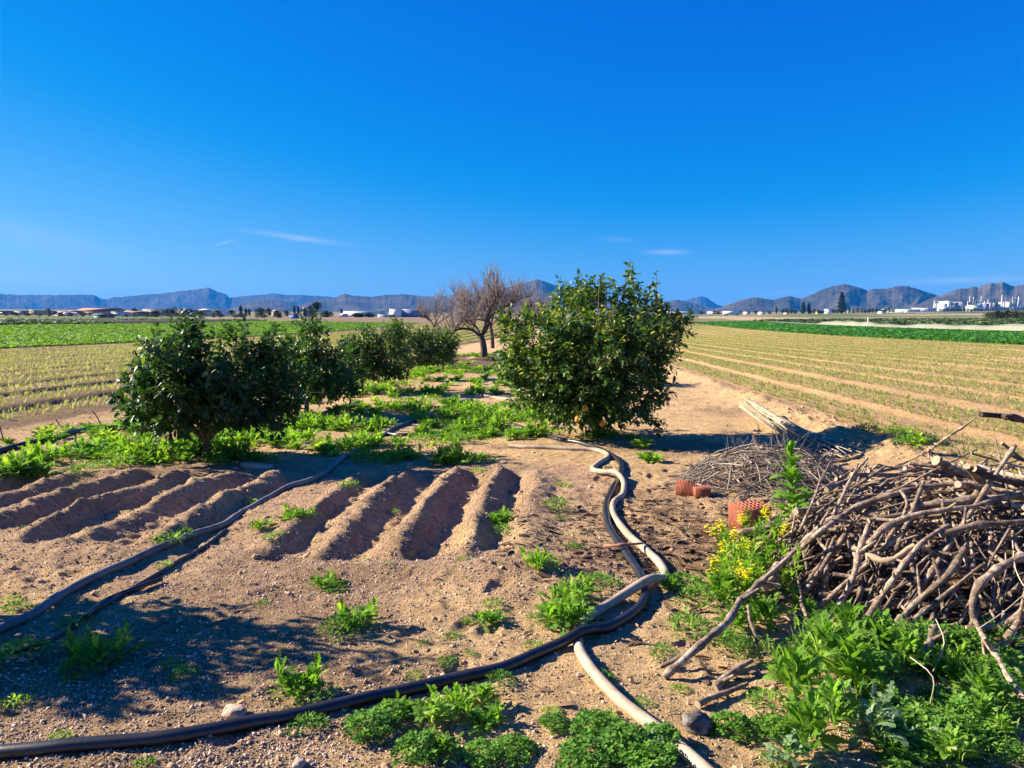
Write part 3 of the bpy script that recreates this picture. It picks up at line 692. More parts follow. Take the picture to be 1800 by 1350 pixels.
# thin cirrus streaks: photo px, py, half length, half height, slope, strength
for (px, py, sl, sh, slope, k, hard) in ((520, 418, 62, 4.5, .10, .5, .7), (396, 426, 14, 2.5, -.35, .30, .9), (70, 420, 95, 18, .16, .2, .5), (1172, 443, 32, 4, .02, .4, .7), (1085, 421, 26, 4, .08, .18, .6), (1700, 492, 85, 5, .0, .42, .6), (1390, 514, 60, 5, 0, .2, .5), (60, 488, 80, 10, .05, .15, .4)):
    d = ray(px, py); a0 = math.atan2(d[0], d[1]); e0 = math.asin(d[2])
    da = mth('SUBTRACT', az, a0); de = mth('ADD', mth('SUBTRACT', el, e0), mth('MULTIPLY', da, slope))
    q = mth('ADD', mth('POWER', mth('ABSOLUTE', mth('DIVIDE', da, sl/F)), 2.), mth('POWER', mth('ABSOLUTE', mth('DIVIDE', de, sh/F)), 2.))
    gs = mth('EXPONENT', mth('MULTIPLY', q, -1.0))
    mm = mth('MULTIPLY', mth('MULTIPLY', gs, k*.75), mth('MULTIPLY_ADD', nzr.outputs[0], 1.3-hard, hard*.7))
    tot = mm if tot is None else mth('ADD', tot, mm)
lum = nt.nodes.new('ShaderNodeMix'); lum.data_type = 'RGBA'; L(nt, mth('MINIMUM', tot, .7), lum.inputs[0]); L(nt, hs.outputs[0], lum.inputs[6])
CLOUD = 5.4
lum.inputs[7].default_value = (CLOUD, CLOUD*1.02, CLOUD*1.05, 1)
L(nt, lum.outputs[2], bg.inputs[0]); bg.inputs[1].default_value = SKYS
# ------------------------------------------------------------------ camera and render
cd = bpy.data.cameras.new('camera'); co = bpy.data.objects.new('camera', cd); col.objects.link(co); sc.camera = co
co.location = (0, 0, CZ); co.rotation_euler = (math.pi/2-PITCH, 0, YAW)
cd.sensor_width = 36; cd.lens = F/1800*36; cd.clip_start = .05; cd.clip_end = 60000
sc.render.engine = 'CYCLES'
vs = sc.view_settings; vs.view_transform = 'Standard'; vs.look = 'None'; vs.gamma = 1; vs.exposure = EXPOSURE = 1.58; vs.use_curve_mapping = False
cy = sc.cycles; cy.use_denoising = True; cy.max_bounces = 5; cy.diffuse_bounces = 3; cy.glossy_bounces = 2; cy.transmission_bounces = 3; cy.volume_bounces = 0; cy.transparent_max_bounces = 8
try: cy.denoiser = 'OPENIMAGEDENOISE'; cy.denoising_prefilter = 'ACCURATE'
except Exception: pass
cy.sample_clamp_indirect = 6
# ------------------------------------------------------------------ trees
CITLEAF = (np.array([[0, 0, 0], [.35, .22, .045], [.35, 0, -.02], [.35, -.22, .045], [.72, .19, .02], [.72, 0, -.05], [.72, -.19, .02], [1, 0, -.12]]),
           np.array([[0, 2, 1], [0, 3, 2], [4, 5, 7], [5, 6, 7]]), np.array([[1, 2, 5, 4], [2, 3, 6, 5]]))
def sprig_leaves(mb, A, B, nl, ll, r, young=0.):
    """leaves set along a shoot from A to B"""
    n = nl; t = .15+.85*(np.arange(n)+r.random(n)*.6)/n; d = unit((B-A)[None])[0]
    P = A+(B-A)*np.minimum(t, 1.02)[:, None]
    a = np.arange(n)*2.4+r.random()*6.28+r.normal(size=n)*.4
    s1 = np.cross(d, [0, 0, 1.]);  s1 = s1/(np.linalg.norm(s1)+1e-6); s2 = np.cross(d, s1)
    out = s1*np.cos(a)[:, None]+s2*np.sin(a)[:, None]
    dr = unit(out*.9+d*(.35+.5*t)[:, None]+np.array([0, 0, -.18])+r.normal(size=(n, 3))*.28)
    S = ll*(.65+.6*r.random(n))
    rn = np.clip(r.random(n)*.75+young*(.25+.3*t)+(r.random(n) < .012)*.4, 0, 1)
    scatter(mb, CITLEAF, P, frames(dr, roll=r.normal(size=n)*.5), S, rn)
def citrus(label, base, center, rad, nshoot, ll, seed, shoots=(), young=.15, low=.0, fruit=(), group='citrus trees in the orchard strip', limbs=5, pn=2.7, trunk_h=.28, trunk_r=.045, name='citrus_tree', flat=0, sunny=None, lobes=None):
    """base world point; center, rad relative to base (x right, y depth, z up) in camera-aligned axes"""
    r = np.random.default_rng(seed)
    ax = np.array([RGT[0], RGT[1], 0]); ay = np.array([-RGT[1], RGT[0], 0]); az_ = np.array([0, 0, 1.])
    Mx = np.stack([ax, ay, az_], 1)
    root = thing(name, label, 'tree', base, 0, group)
    c = np.array(center); rad = np.array(rad)
    wood = MB(); lv = MB()
    # trunk and limbs
    top = np.array([c[0]*.2, 0, trunk_h])
    P = spline([[0, 0, -.08], [c[0]*.06+.01, .01, trunk_h*.5], top], .06)
    tube(wood, P @ Mx.T, np.linspace(trunk_r*1.15, trunk_r*.9, len(P)), 8)
    tips = []
    for k in range(limbs):
        a = k/limbs*6.28+r.random()*.8; e = .35+.5*r.random()
        end = c+rad*np.array([math.cos(a)*.62, math.sin(a)*.62, e*.8-.1])
        mid = top+(end-top)*.5+np.array([math.cos(a)*.12, math.sin(a)*.1, -.04])
        P = spline([top-[0, 0, .05], mid, end], .08)
        tube(wood, P @ Mx.T, np.linspace(trunk_r*.62, .010, len(P)), 6); tips.append((mid, end))
        for q in range(4):
            e2 = c+rad*r.normal(size=3)*.5; st = P[int(len(P)*(.4+.15*q)) % len(P)]
            P2 = spline([st, (st+e2)/2+r.normal(size=3)*.04, e2], .1); tube(wood, P2 @ Mx.T, np.linspace(.012, .005, len(P2)), 4)
    # leafy shoots through the lobes of the crown
    if not lobes:
        lobes = [(c+rad*unit(r.normal(size=3)[None])[0]*np.array([.6, .6, .5]), rad*(.35+.25*r.random())) for _ in range(9)]+[(c, rad*.6)]
    wts = np.array([np.prod(l[1])**.75 for l in lobes]); wts /= wts.sum()
    n = 0; tries = 0
    while n < nshoot and tries < nshoot*8:
        tries += 1
        lc, lr = lobes[r.choice(len(lobes), p=wts)]
        u = unit(r.normal(size=3)[None])[0]
        rr = .25+.77*r.random()**.6
        p = lc+lr*u*rr
        if p[2] < low+.08*r.random(): continue
        if vn(p[0]*3.4+seed, p[1]*3.4+p[2]*4.7, seed) < .25: continue
        g_ = unit((p-c)[None]/rad)[0]
        d = unit((u*.6+g_*np.array([.7, .7, .5])+np.array([0, 0, .5])+r.normal(size=3)*.45)[None])[0]
        L_ = .14+.20*r.random()
        A = p-d*L_*.5; B = p+d*L_*.5
        top_ = (p[2]-c[2])/rad[2]
        yg = young*(1.5 if (rr > .8 and top_ > .1 and r.random() < .7) else .3)+(young*.5 if p[0] < c[0]-.45*rad[0] else 0)*r.random()  # yellow young leaves, plus sunlight painted onto the crown's top and left
        if r.random() < .05: yg += .3
        sprig_leaves(lv, (A @ Mx.T), (B @ Mx.T), int(9+6*r.random()), ll, r, yg)
        if n % 3 == 0: tube(wood, np.array([A-d*.08, p, B]) @ Mx.T, [.005, .004, .002], 3, False)
        n += 1
    for (sx_, sy_, z0, z1, nl, yg) in shoots:                    # long upright water shoots
        A = np.array([sx_, sy_, z0]); B = np.array([sx_+r.normal()*.04, sy_, z1])
        m = (A+B)/2+np.array([r.normal()*.03, 0, 0]); tube(wood, spline([A, m, B], .06) @ Mx.T, np.linspace(.009, .003, len(spline([A, m, B], .06))), 4, False)
        q0 = A+(B-A)*.1
        for k in range(3):
            sprig_leaves(lv, (q0+(B-q0)*k/3.2) @ Mx.T, (q0+(B-q0)*(k+1)/3) @ Mx.T, nl, ll*.95, r, yg)
    wood.build('trunk', MT['citbark'], root, smooth=True)
    lv.build('crown', MT['citrus'], root)
    for (fx, fy, fz) in fruit:
        f = MB(); V0, T0 = SPH2; f.add(V0*np.array([.04, .04, .043]), T0); tube(f, [[0, 0, .04], [0, 0, .06]], .003, 5)
        o = f.build('fruit', MT['orange'], root, np.array([fx, fy, fz]) @ Mx.T, smooth=True)
    return root
def px_tree(px, py): return hit(px, py)
def rel(base, px, py, dy=0):       # photo pixel -> offset from base in the upright plane through the base
    m = ppm(base); bx, by, _ = project(base[None]); return np.array([(px-bx[0])*m, dy, (by[0]-py)*m*1.0])
rl_ = np.random.default_rng(123)
def cit(label, bpx, l, rpx, topy, boty, nshoot, ll, seed, depth=1., shoots=(), lobes=None, **kw):
    b = hit(*bpx); m = ppm(b)
    if lobes: kw['lobes'] = [(np.array([(x-bpx[0])*m, rl_.normal()*.32*(rpx-l)/2*m*depth if not dd_ else dd_[0], (bpx[1]-y)*m]), np.array([rx*m, .8*(rx+ry)/2*m+.12, ry*m])) for (x, y, rx, ry, *dd_) in lobes]
    cx = ((l+rpx)/2-bpx[0])*m; cz = (bpx[1]-(topy+boty)/2)*m
    sh = [((x-bpx[0])*m, dy, (bpx[1]-y0)*m, (bpx[1]-y1)*m, nl, yg) for (x, y0, y1, nl, yg, dy) in shoots]
    return citrus(label, b, (cx, 0, cz), ((rpx-l)/2*m, (rpx-l)/2*m*depth, (boty-topy)/2*m), nshoot, ll, seed, sh, **kw)
cit('large dense citrus tree with tall pale shoots standing beside the hoses', (1043, 764), 880, 1196, 506, 752, 1850, .088, 5, .9,
    [(1103, 545, 463, 9, .55, 0), (1148, 560, 478, 4, .3, .05), (1015, 560, 497, 8, .3, 0), (1058, 560, 490, 8, .45, -.1), (1080, 560, 505, 7, .2, 0), (966, 590, 528, 8, .5, -.15), (890, 610, 542, 8, .6, 0), (925, 600, 556, 8, .5, .1), (1172, 600, 540, 8, .4, .1), (1182, 620, 552, 6, .4, 0), (1040, 570, 505, 7, .2, .2), (985, 580, 540, 8, .4, .2), (1128, 570, 512, 8, .2, 0), (1160, 580, 535, 7, .2, -.1), (940, 600, 560, 8, .6, .1)],
    lobes=[(960, 602, 66, 50), (902, 592, 24, 40), (1000, 562, 55, 46), (1058, 545, 52, 46), (1128, 556, 50, 44), (1168, 588, 34, 38), (1085, 612, 105, 66), (958, 660, 62, 52), (1040, 690, 86, 50), (1128, 680, 44, 56), (1152, 722, 22, 28), (1000, 708, 56, 40), (1075, 722, 55, 30), (925, 690, 34, 30), (1036, 524, 30, 30), (1102, 516, 22, 34), (1000, 520, 20, 26), (905, 640, 30, 34), (1190, 565, 18, 20), (1040, 640, 92, 70, -.6), (985, 605, 70, 52, -.5), (1110, 605, 66, 60, -.5), (1103, 480, 9, 14, 0), (1104, 505, 8, 20, 0), (1148, 500, 5, 16, 0), (1062, 508, 11, 18, 0), (1016, 512, 12, 20, 0), (892, 562, 10, 18, 0), (928, 560, 12, 18, 0), (1200, 578, 14, 12, 0), (1195, 620, 10, 8, 0), (1050, 705, 80, 44, -.5), (960, 665, 60, 50, -.4)], young=.27, low=.07, trunk_h=.22, trunk_r=.05, fruit=[(-.22, -.95, .50), (.02, -.82, .27), (-.33, -1.0, .36)], limbs=7)
cit('low spreading citrus tree with a forked trunk, nearest of the left row', (362, 803), 214, 520, 588, 782, 1120, .095, 15, .85,
    [(355, 640, 558, 8, .25, 0), (262, 680, 622, 6, .1, 0), (408, 630, 568, 7, .4, .1), (440, 630, 570, 7, .2, 0), (300, 650, 605, 7, .1, 0), (475, 620, 572, 7, .2, .2)], lobes=[(290, 652, 50, 40), (350, 628, 44, 42), (408, 622, 46, 42), (455, 626, 38, 44), (330, 700, 76, 54), (430, 690, 72, 60), (258, 712, 40, 44), (492, 690, 28, 48), (248, 758, 30, 26), (292, 744, 40, 22), (432, 736, 46, 24), (484, 733, 24, 24), (358, 592, 18, 26), (272, 628, 26, 20), (352, 690, 74, 58, -.5), (300, 700, 58, 50, -.4), (418, 692, 62, 56, -.45), (360, 640, 60, 40, -.3)], young=.22, low=.2, trunk_h=.24, trunk_r=.05, limbs=6)
cit('dark citrus tree with a tall leafy top and slim trunk, second in the left row', (538, 728), 452, 640, 590, 712, 780, .09, 25, .9,
    [(562, 610, 550, 9, .2, 0), (548, 620, 570, 9, .2, .1), (580, 620, 565, 8, .1, -.1), (505, 620, 568, 6, .2, 0)], lobes=[(564, 588, 24, 30), (540, 620, 36, 32), (582, 632, 42, 36), (500, 640, 38, 42), (560, 670, 58, 36), (510, 688, 48, 30), (602, 680, 34, 32), (468, 660, 22, 38), (540, 655, 56, 48, -.4), (580, 672, 50, 40, -.4)], young=.22, low=.3, trunk_h=.36, trunk_r=.045, limbs=5)
cit('round bushy citrus tree, third in the left row', (634, 691), 592, 712, 578, 684, 640, .09, 35, .9, [(672, 600, 565, 8, .2, 0), (690, 600, 562, 8, .1, 0), (640, 610, 572, 7, .3, .1)], lobes=[(650, 610, 33, 32), (690, 598, 22, 32), (618, 632, 26, 32), (660, 648, 44, 32), (702, 640, 18, 36), (642, 662, 28, 12)], young=.24, low=.36, trunk_h=.35, limbs=5)
cit('wide flat topped citrus tree with a thin trunk, fourth in the left row', (713, 669), 690, 806, 577, 650, 640, .09, 45, .8, [(706, 600, 560, 8, .1, 0), (735, 600, 570, 7, .2, 0), (762, 600, 572, 6, .2, 0)], lobes=[(712, 592, 20, 24), (745, 602, 34, 25), (785, 606, 22, 26), (725, 624, 33, 26), (770, 626, 34, 22), (750, 643, 33, 13)], young=.22, low=.5, trunk_h=.42, limbs=5)
cit('small citrus tree half hidden at the far end of the left row', (778, 654), 742, 812, 580, 636, 260, .09, 55, .9, [], young=.1, low=.4, trunk_h=.5, limbs=4)
cit('citrus tree hidden behind the large one, its shadow on the sand', (1010, 676), 945, 1075, 560, 668, 420, .09, 65, .9, [], young=.1, low=.15, limbs=5)
# outside the left edge of the picture, its shade falls across the near soil
citrus('citrus tree outside the left edge whose dappled shade falls on the near soil', np.array([-4.35, 3.95, float(height(-4.35, 3.95))]), (0, 0, 1.12), (1.05, .62, .62), 215, .1, 75,
       [(-.3, 0, 1.5, 2.05, 8, .1), (.3, .1, 1.4, 1.9, 8, .1)], low=.5, trunk_h=.6, limbs=6)
# ------------------------------------------------------------------ bare trees
def bare(label, base, Ht, seed, spread=.75, trunk_r=.17, lean=(0, 0), ntw=1.0, fork=.25, name='bare_tree'):
    r = np.random.default_rng(seed); root = thing(name, label, 'tree', base, 0, 'leafless trees at the end of the orchard strip')
    tr = MB(); tw = MB()
    f = Ht*fork; f0 = np.array([lean[0]*f, lean[1]*f, f])
    P = spline([[0, 0, -.15], [lean[0]*f*.4+.03, 0, f*.5], f0], .12)
    tube(tr, P, np.linspace(trunk_r*1.25, trunk_r*.85, len(P)), 9)
    mains = []
    for k in range(5):
        a = k/5*6.28+r.normal()*.25; L_ = Ht*(.42+.2*r.random())*(1.25 if math.cos(a) > .3 else 1)
        d = np.array([math.cos(a)*spread, math.sin(a)*spread*.8, .75+.35*r.random()]); pts = [f0-[0, 0, .1]]; p = f0.copy()
        for q in range(5):
            d = unit((d+r.normal(size=3)*.28+np.array([0, 0, -.04*q if q < 3 else .1]))[None])[0]; p = p+d*L_/5; pts.append(p.copy())
        P = spline(pts, .12); rr = np.linspace(trunk_r*.5, .035, len(P)); tube(tr, P, rr, 7); mains.append((P, .05))
    sub = []
    for P, _ in mains:
        for q in range(8):
            i = int(len(P)*(.25+.73*r.random())) % len(P); st = P[i]; a = r.random()*6.28
            d = np.array([math.cos(a)*.9, math.sin(a)*.9, .35+.5*r.random()]); pts = [st]; p = st.copy(); L_ = Ht*(.1+.16*r.random())
            for w_ in range(3): d = d+r.normal(size=3)*.3; p = p+unit(d[None])[0]*L_/3; pts.append(p.copy())
            S2 = spline(pts, .1); tube(tr, S2, np.linspace(.032, .015, len(S2)), 5); sub.append(S2)
    allb = [m[0][len(m[0])//3:] for m in mains]*2+sub
    for P in allb:
        for q in range(int(17*ntw)):
            st = P[int(len(P)*r.random()**.7)]; a = r.random()*6.28; h = .35+.75*r.random()
            d = np.array([math.cos(a)*.42, math.sin(a)*.42, .95]); L_ = Ht*(.10+.15*r.random())
            e = st+unit(d[None])[0]*L_; m = (st+e)/2+r.normal(size=3)*.03
            e = e+np.array([0, 0, .06*L_])
            tube(tw, [st, m, e], [.015, .012, .007], 3, False, rnd=r.random())
            for k in range(1):
                s2 = st+(e-st)*(.3+.5*r.random()); d2 = unit((d+r.normal(size=3)*.55)[None])[0]; tube(tw, [s2, s2+d2*L_*.45], [.009, .005], 3, False, rnd=r.random())
    tr.build('trunk', MT['barebark'], root, smooth=True); tw.build('crown', MT['twig'], root)
    return root
b = hit(851, 628); bare('gnarled leafless tree with a leaning dark trunk behind the left citrus row', b, (628-462)*ppm(b)*.93, 3, 1.1, .155, (-.14, 0), .85)
b = hit(866, 612); bare('leafless tree with a slim trunk standing just behind the gnarled one', b, (612-478)*ppm(b), 9, .9, .14, (-.1, 0), .55, .3)
b = hit(925, 606); bare('leafless tree crowded behind the left side of the large citrus tree', b, (606-492)*ppm(b), 14, 1.05, .16, (.05, 0), .75, .2)
b = hit(765, 600); bare('pale thin leafless tree behind the wide citrus tree, leftmost of the bare trees', b, (600-506)*ppm(b)*.95, 21, .7, .11, (-.05, 0), .4, .3)
b = hit(958, 600); bare('leafless tree mostly hidden behind the large citrus tree', b, (600-515)*ppm(b), 27, .8, .17, (0, 0), .8, .2)
# ------------------------------------------------------------------ hoses
def pix_path(pts, r, step=.04, lift=None, smooth=9):
    W = []
    for k, p in enumerate(pts):
        h = hit(p[0], p[1], lambda x, y: height(x, y)+r*.86); W.append([h[0], h[1], p[2] if len(p) > 2 else 0.])
    W = spline(np.array(W), step)
    z = height(W[:, 0], W[:, 1]); k = np.ones(smooth)/smooth
    zp = np.pad(z, smooth//2, mode='edge'); z = np.maximum(np.convolve(zp, k, 'valid')[:len(z)], z-.012)
    W[:, 2] = z+r*.80+np.clip(W[:, 2], -.03, 1); return W
def hose(name, label, cat, pts, r, mat, ext=(), group=None, sides=14):
    W = pix_path(pts, r)
    if len(ext): W = np.vstack([W, spline(np.vstack([W[-1:], np.array(ext)]), .06)[1:]])
    m = MB(); q_ = np.arange(len(W)); rr = r*(1+.10*(vn(q_*.15, q_*0., 5)-.5)); W[:, 0] += .012*(vn(q_*.11, q_*0., 6)-.5); W[:, 1] += .012*(vn(q_*.11, q_*0., 8)-.5); tube(m, W, rr, sides)
    return tag(m.build(name, mat, smooth=True), label, cat, group)
pb = hit(0, 1322)
hose('irrigation_hose', 'thick black irrigation hose sweeping across the foreground and winding up to the big citrus tree', 'hose',
     [(905, 752), (940, 757), (975, 770), (1020, 778), (1062, 792), (1085, 806), (1092, 822), (1088, 840), (1076, 858), (1066, 880), (1064, 900), (1071, 926), (1090, 956), (1110, 985), (1125, 1010), (1133, 1035), (1129, 1058), (1110, 1080), (1070, 1103), (1045, 1111, .015), (1020, 1120, .034), (990, 1131, .012), (950, 1145), (880, 1170), (780, 1197), (680, 1220), (560, 1245), (450, 1270), (300, 1295), (150, 1310), (0, 1322), (-250, 1330)], .0285, MT['black'])
hose('irrigation_hose', 'cream plastic hose winding between the orchard path and the bottom edge, crossing the black one', 'hose',
     [(895, 783), (930, 785), (960, 786), (1000, 788), (1045, 790), (1066, 797), (1068, 805), (1050, 815), (1042, 825), (1058, 833, .02), (1083, 840, .06), (1097, 853, .03), (1095, 868), (1080, 881), (1077, 898), (1086, 918), (1110, 945), (1140, 970), (1158, 990), (1168, 1006), (1163, 1021, .02), (1140, 1033, .055), (1100, 1050, .02), (1060, 1068), (1030, 1085), (1019, 1102, -.012), (1018, 1125, -.02), (1030, 1160), (1055, 1195), (1090, 1230), (1130, 1262), (1180, 1305), (1240, 1352), (1330, 1440)], .0285, MT['cream'])
hose('irrigation_hose', 'dusty grey hose running diagonally between the two seed beds and back under the trees', 'hose',
     [(-160, 1170), (0, 1103), (60, 1075), (110, 1040), (170, 1010), (250, 975), (330, 945), (400, 917), (450, 887), (500, 858), (545, 843), (590, 815), (612, 800), (650, 775), (700, 748), (742, 732), (768, 721), (790, 710), (830, 702)], .028, MT['grey'])
hose('drip_pipe', 'thin black drip pipe trailing from the grey hose to the left edge', 'pipe', [(398, 930), (370, 952), (340, 972), (290, 1000), (220, 1043), (150, 1083), (130, 1100), (90, 1125), (30, 1143), (-60, 1160)], .014, MT['black'], group='thin black drip pipes', sides=8)
hose('drip_pipe', 'short cut end of thin black pipe lying beside the longer drip pipe', 'pipe', [(285, 1021, .015), (240, 1036, .01), (190, 1052, .0), (165, 1075, .012), (150, 1090, .02)], .016, MT['black'], group='thin black drip pipes', sides=8)
hose('irrigation_hose', 'black hose along the edge of the left field', 'hose', [(-120, 822), (0, 791), (60, 777), (110, 765), (160, 754), (210, 748), (260, 742), (330, 735)], .038, MT['black'])
hose('irrigation_hose', 'dark hose lying in the weeds behind the second citrus tree of the left row', 'hose', [(545, 734), (570, 726), (600, 716), (632, 707)], .04, MT['grey'])
hose('irrigation_hose', 'pale hose half buried in weeds on the path left of the large citrus tree', 'hose', [(846, 694), (870, 699), (895, 702), (925, 703), (955, 700)], .035, MT['cream'])
hose('irrigation_hose', 'black hose loop in the weeds at the middle of the orchard path', 'hose', [(668, 757), (700, 764), (745, 763), (790, 756), (840, 748)], .03, MT['black'])
for (a, b, lab) in (((112, 757), (97, 738), 'thin dark stake leaning over the black hose beside the left field'), ((178, 745), (162, 722), 'longer thin stake leaning by the left field next to the citrus tree'), ((8, 778), (-4, 742), 'thin dark stake at the left edge of the picture')):
    P0 = hit(*a); m = ppm(P0); top = P0+np.array([(b[0]-a[0])*m, .02, (a[1]-b[1])*m]); mb = MB(); tube(mb, np.array([P0-[0, 0, .05], (P0+top)/2+[.004, 0, 0], top])-P0, .008, 6)
    tag(mb.build('stake', MT['darkp'], loc=P0), lab, 'stake', 'thin stakes by the left field')
# ------------------------------------------------------------------ bricks
def brick(label, px, py, lx, ly, lz, rz, tilt=(0, 0), up=False, mat='brick', sink=.01):
    """hollow clay brick: ribbed sides, a grid of holes on top"""
    p = hit(px, py); root = thing('hollow_brick', label, 'brick', p+[0, 0, -sink], 0, 'hollow clay bricks'); root.rotation_euler = (tilt[0], tilt[1], rz)
    m = MB(); hx, hy = lx/2, ly/2
    nx_, ny_ = (7, 4) if up else (6, 3)
    # side ribs
    n = 12
    for s in (-1, 1):
        for k in range(n):
            x0 = -hx+lx*k/n; x1 = x0+lx/n*.62
            box(m, x0, x1, s*hy-.003 if s > 0 else -hy-.004, s*hy+.004 if s > 0 else -hy+.003, .002, lz-.003)
            y0 = -hy+ly*k/n; y1 = y0+ly/n*.62
            if k < n: box(m, s*hx-.003 if s > 0 else -hx-.004, s*hx+.004 if s > 0 else -hx+.003, y0, y1, .002, lz-.0025)
    m.build('ribs', MT[mat], root)
    m = MB(); wall = .011
    xs = np.linspace(-hx, hx, nx_+1); ys = np.linspace(-hy, hy, ny_+1)
    for x in xs: box(m, max(-hx, x-wall/2), min(hx, x+wall/2), -hy+.001, hy-.001, .004, lz)
    for y in ys: box(m, -hx+.001, hx-.001, max(-hy, y-wall/2), min(hy, y+wall/2), .003, lz-.0012)
    box(m, -hx+.002, hx-.002, -hy+.002, hy-.002, 0, lz*.3)
    m.build('body', MT[mat], root); return root
brick('ribbed red brick, left of the two standing together at the edge of the twig heap', 1203, 868, .15, .10, .135, R(-12), (0, R(3)))
brick('ribbed red brick, right of the two standing together at the edge of the twig heap', 1233, 873, .14, .12, .11, R(8), (0, R(-3)))
brick('large hollow brick with its grid of holes facing up behind the yellow flowers', 1318, 940, .25, .20, .245, R(18), (R(2), R(-3)), True, sink=0)
brick('dusty brick half buried in the shade behind the left seed bed', 452, 822, .34, .12, .06, R(-8), (0, R(4)), False, 'brickpale', .015)
# ------------------------------------------------------------------ woodpile
def branch_mesh(P, r0, r1, seed, stubs=2, knob=.12, sides=8):
    r = np.random.default_rng(seed); m = MB(); n = len(P)
    rr = np.linspace(r0, r1, n)*(1+knob*(vn(np.arange(n)*.8, np.zeros(n), seed)-.5)*2.4+.4*(r.random(n) < .1))
    tube(m, P, rr, sides, True, r.random(), 0, 1)
    for k in range(stubs):
        i = int(n*(.15+.7*r.random())); d = unit((P[min(i+1, n-1)]-P[i-1])[None])[0]; o = unit(np.cross(d, r.normal(size=3))[None])[0]
        e = unit((o+d*.7)[None])[0]; L_ = rr[i]*(2+4*r.random())*(1 if r.random() < .6 else 2.8); tube(m, [P[i], P[i]+e*L_*.6, P[i]+e*L_], [rr[i]*.62, rr[i]*.5, rr[i]*.4], 6, True, .5, 0, 1)
    return m
WOOD = 'cut branches of the woodpile'
def put_branch(P, r0, r1, seed, label, stubs=2, name='branch', group=WOOD, mats=None, sides=8, knob=.12):
    c = P.mean(0)
    return tag(branch_mesh(P-c, r0, r1, seed, stubs, knob, sides).build(name, mats or [MT['bark'], MT['cut']], loc=c, smooth=True), label, 'branch', group)
GEN = 'weathered grey brown cut branch in the tangled woodpile, one of many alike'
r_ = np.random.default_rng(99)
c0, A_, B_, H_ = PILE
for k in range(252):
    for _ in range(30):
        u = r_.random()*3.2-1.0; v = r_.random()*2-1
        uu = u/2.2 if u > 0 else u
        if uu*uu+v*v < .95: break
    if u > 1.15 and k % 3: u *= .5
    ctr = c0+RGT[:2]*u*A_+np.array([-RGT[1], RGT[0]])*v*B_
    L_ = .4+.8*r_.random()**1.3; rad = .006+.017*r_.random()**1.8
    ang = R(r_.choice([25, 40, 8, -18, 65, 110], p=[.28, .24, .2, .12, .1, .06])+r_.normal()*13)
    d = RGT[:2]*math.cos(ang)+np.array([-RGT[1], RGT[0]])*math.sin(ang); nrm = np.array([-d[1], d[0]])
    t = np.linspace(-.5, .5, 9); bend = (r_.normal()*.035)*(t*t*4-1)*L_*.5+np.interp(np.arange(9), [0, 2, 4, 6, 8], np.cumsum(r_.normal(size=5))*.013*L_)
    XY = ctr+d*(t*L_)[:, None]+nrm*bend[:, None]
    zs = surf(XY[:, 0], XY[:, 1]); fit = np.polyfit(t, zs, 1); z = np.polyval(fit, t)
    layer = -.26*r_.random()**.8 if k < 110 else .06*r_.random()-.02
    z = z+layer+r_.normal()*.02+t*r_.normal()*.16
    z = np.maximum(z, height(XY[:, 0], XY[:, 1])+rad*.5)
    P = spline(np.column_stack([XY, z]), .05)
    put_branch(P, rad*1.1, rad*.75, 1000+k, GEN, 2 if rad > .012 else 1)
tg = MB()
for k in range(1060):
    while True:
        u = r_.random()*3.2-1.0; v = r_.random()*2-1; uu = u/2.2 if u > 0 else u
        if uu*uu+v*v < .98: break
    ctr = c0+RGT[:2]*u*A_+np.array([-RGT[1], RGT[0]])*v*B_
    if k > 900: ctr = hit(1405+r_.normal()*50, 850+r_.normal()*26)[:2]
    L_ = .2+.6*r_.random()**1.5; rad = .004+.016*r_.random()**2
    ang = R(r_.choice([25, 45, 8, -20, 70, 110])+r_.normal()*18); d = RGT[:2]*math.cos(ang)+np.array([-RGT[1], RGT[0]])*math.sin(ang)
    t = np.linspace(-.5, .5, 5); XY = ctr+d*(t*L_)[:, None]+np.array([-d[1], d[0]])*(r_.normal()*.1*(t*t*4-1)*L_)[:, None]
    zs = surf(XY[:, 0], XY[:, 1]); z = np.polyval(np.polyfit(t, zs, 1), t)-.02-.16*r_.random()**.8+t*r_.normal()*.08
    z = np.maximum(z, height(XY[:, 0], XY[:, 1])+rad*.4)
    tube(tg, np.column_stack([XY, z]), np.linspace(rad*1.1, rad*.75, 5), 6, True, r_.random(), 0, 1)
stuff(tg.build('brushwood', [MT['bark'], MT['cut']], smooth=True))
def hero(pts, r0, r1, label, seed, stubs=2, mats=None, knob=.12):
    """photo pixels with a height offset above whatever lies there"""
    W = []; hr = np.random.default_rng(seed+300)
    for (px, py, dz) in pts:
        p = hit(px, py, lambda x, y: surf(x, y)+dz); W.append(p)
    W = spline(np.array(W), .04); kk = np.arange(0, len(W)+5, 4); jit = np.stack([np.interp(np.arange(len(W)), kk, hr.normal(size=len(kk))*.0055) for _ in range(3)], -1); W = W+jit
    put_branch(W, r0*(.9 if seed == 1 else .74), r1*(.9 if seed == 1 else .74), seed, label, stubs+1, mats=mats, knob=.2)
hero([(1166, 1188, .02), (1215, 1150, .10), (1270, 1105, .14), (1297, 1065, .16), (1340, 1020, .18), (1380, 985, .16), (1430, 940, .08), (1480, 905, .06), (1530, 880, .04)], .020, .026, 'long pale branch reaching down left from the woodpile with its forked tip on the sand', 1, 3)
hero([(1160, 1176, .01), (1190, 1160, .04), (1225, 1140, .09)], .012, .016, 'short dark prong beside the tip of the long pale branch', 2, 0)
hero([(1345, 1035, .12), (1380, 990, .17), (1440, 935, .14), (1500, 893, .1), (1580, 868, .08), (1650, 852, .06), (1720, 850, .04)], .024, .022, 'long smooth branch arching over the top left of the woodpile', 3, 2)
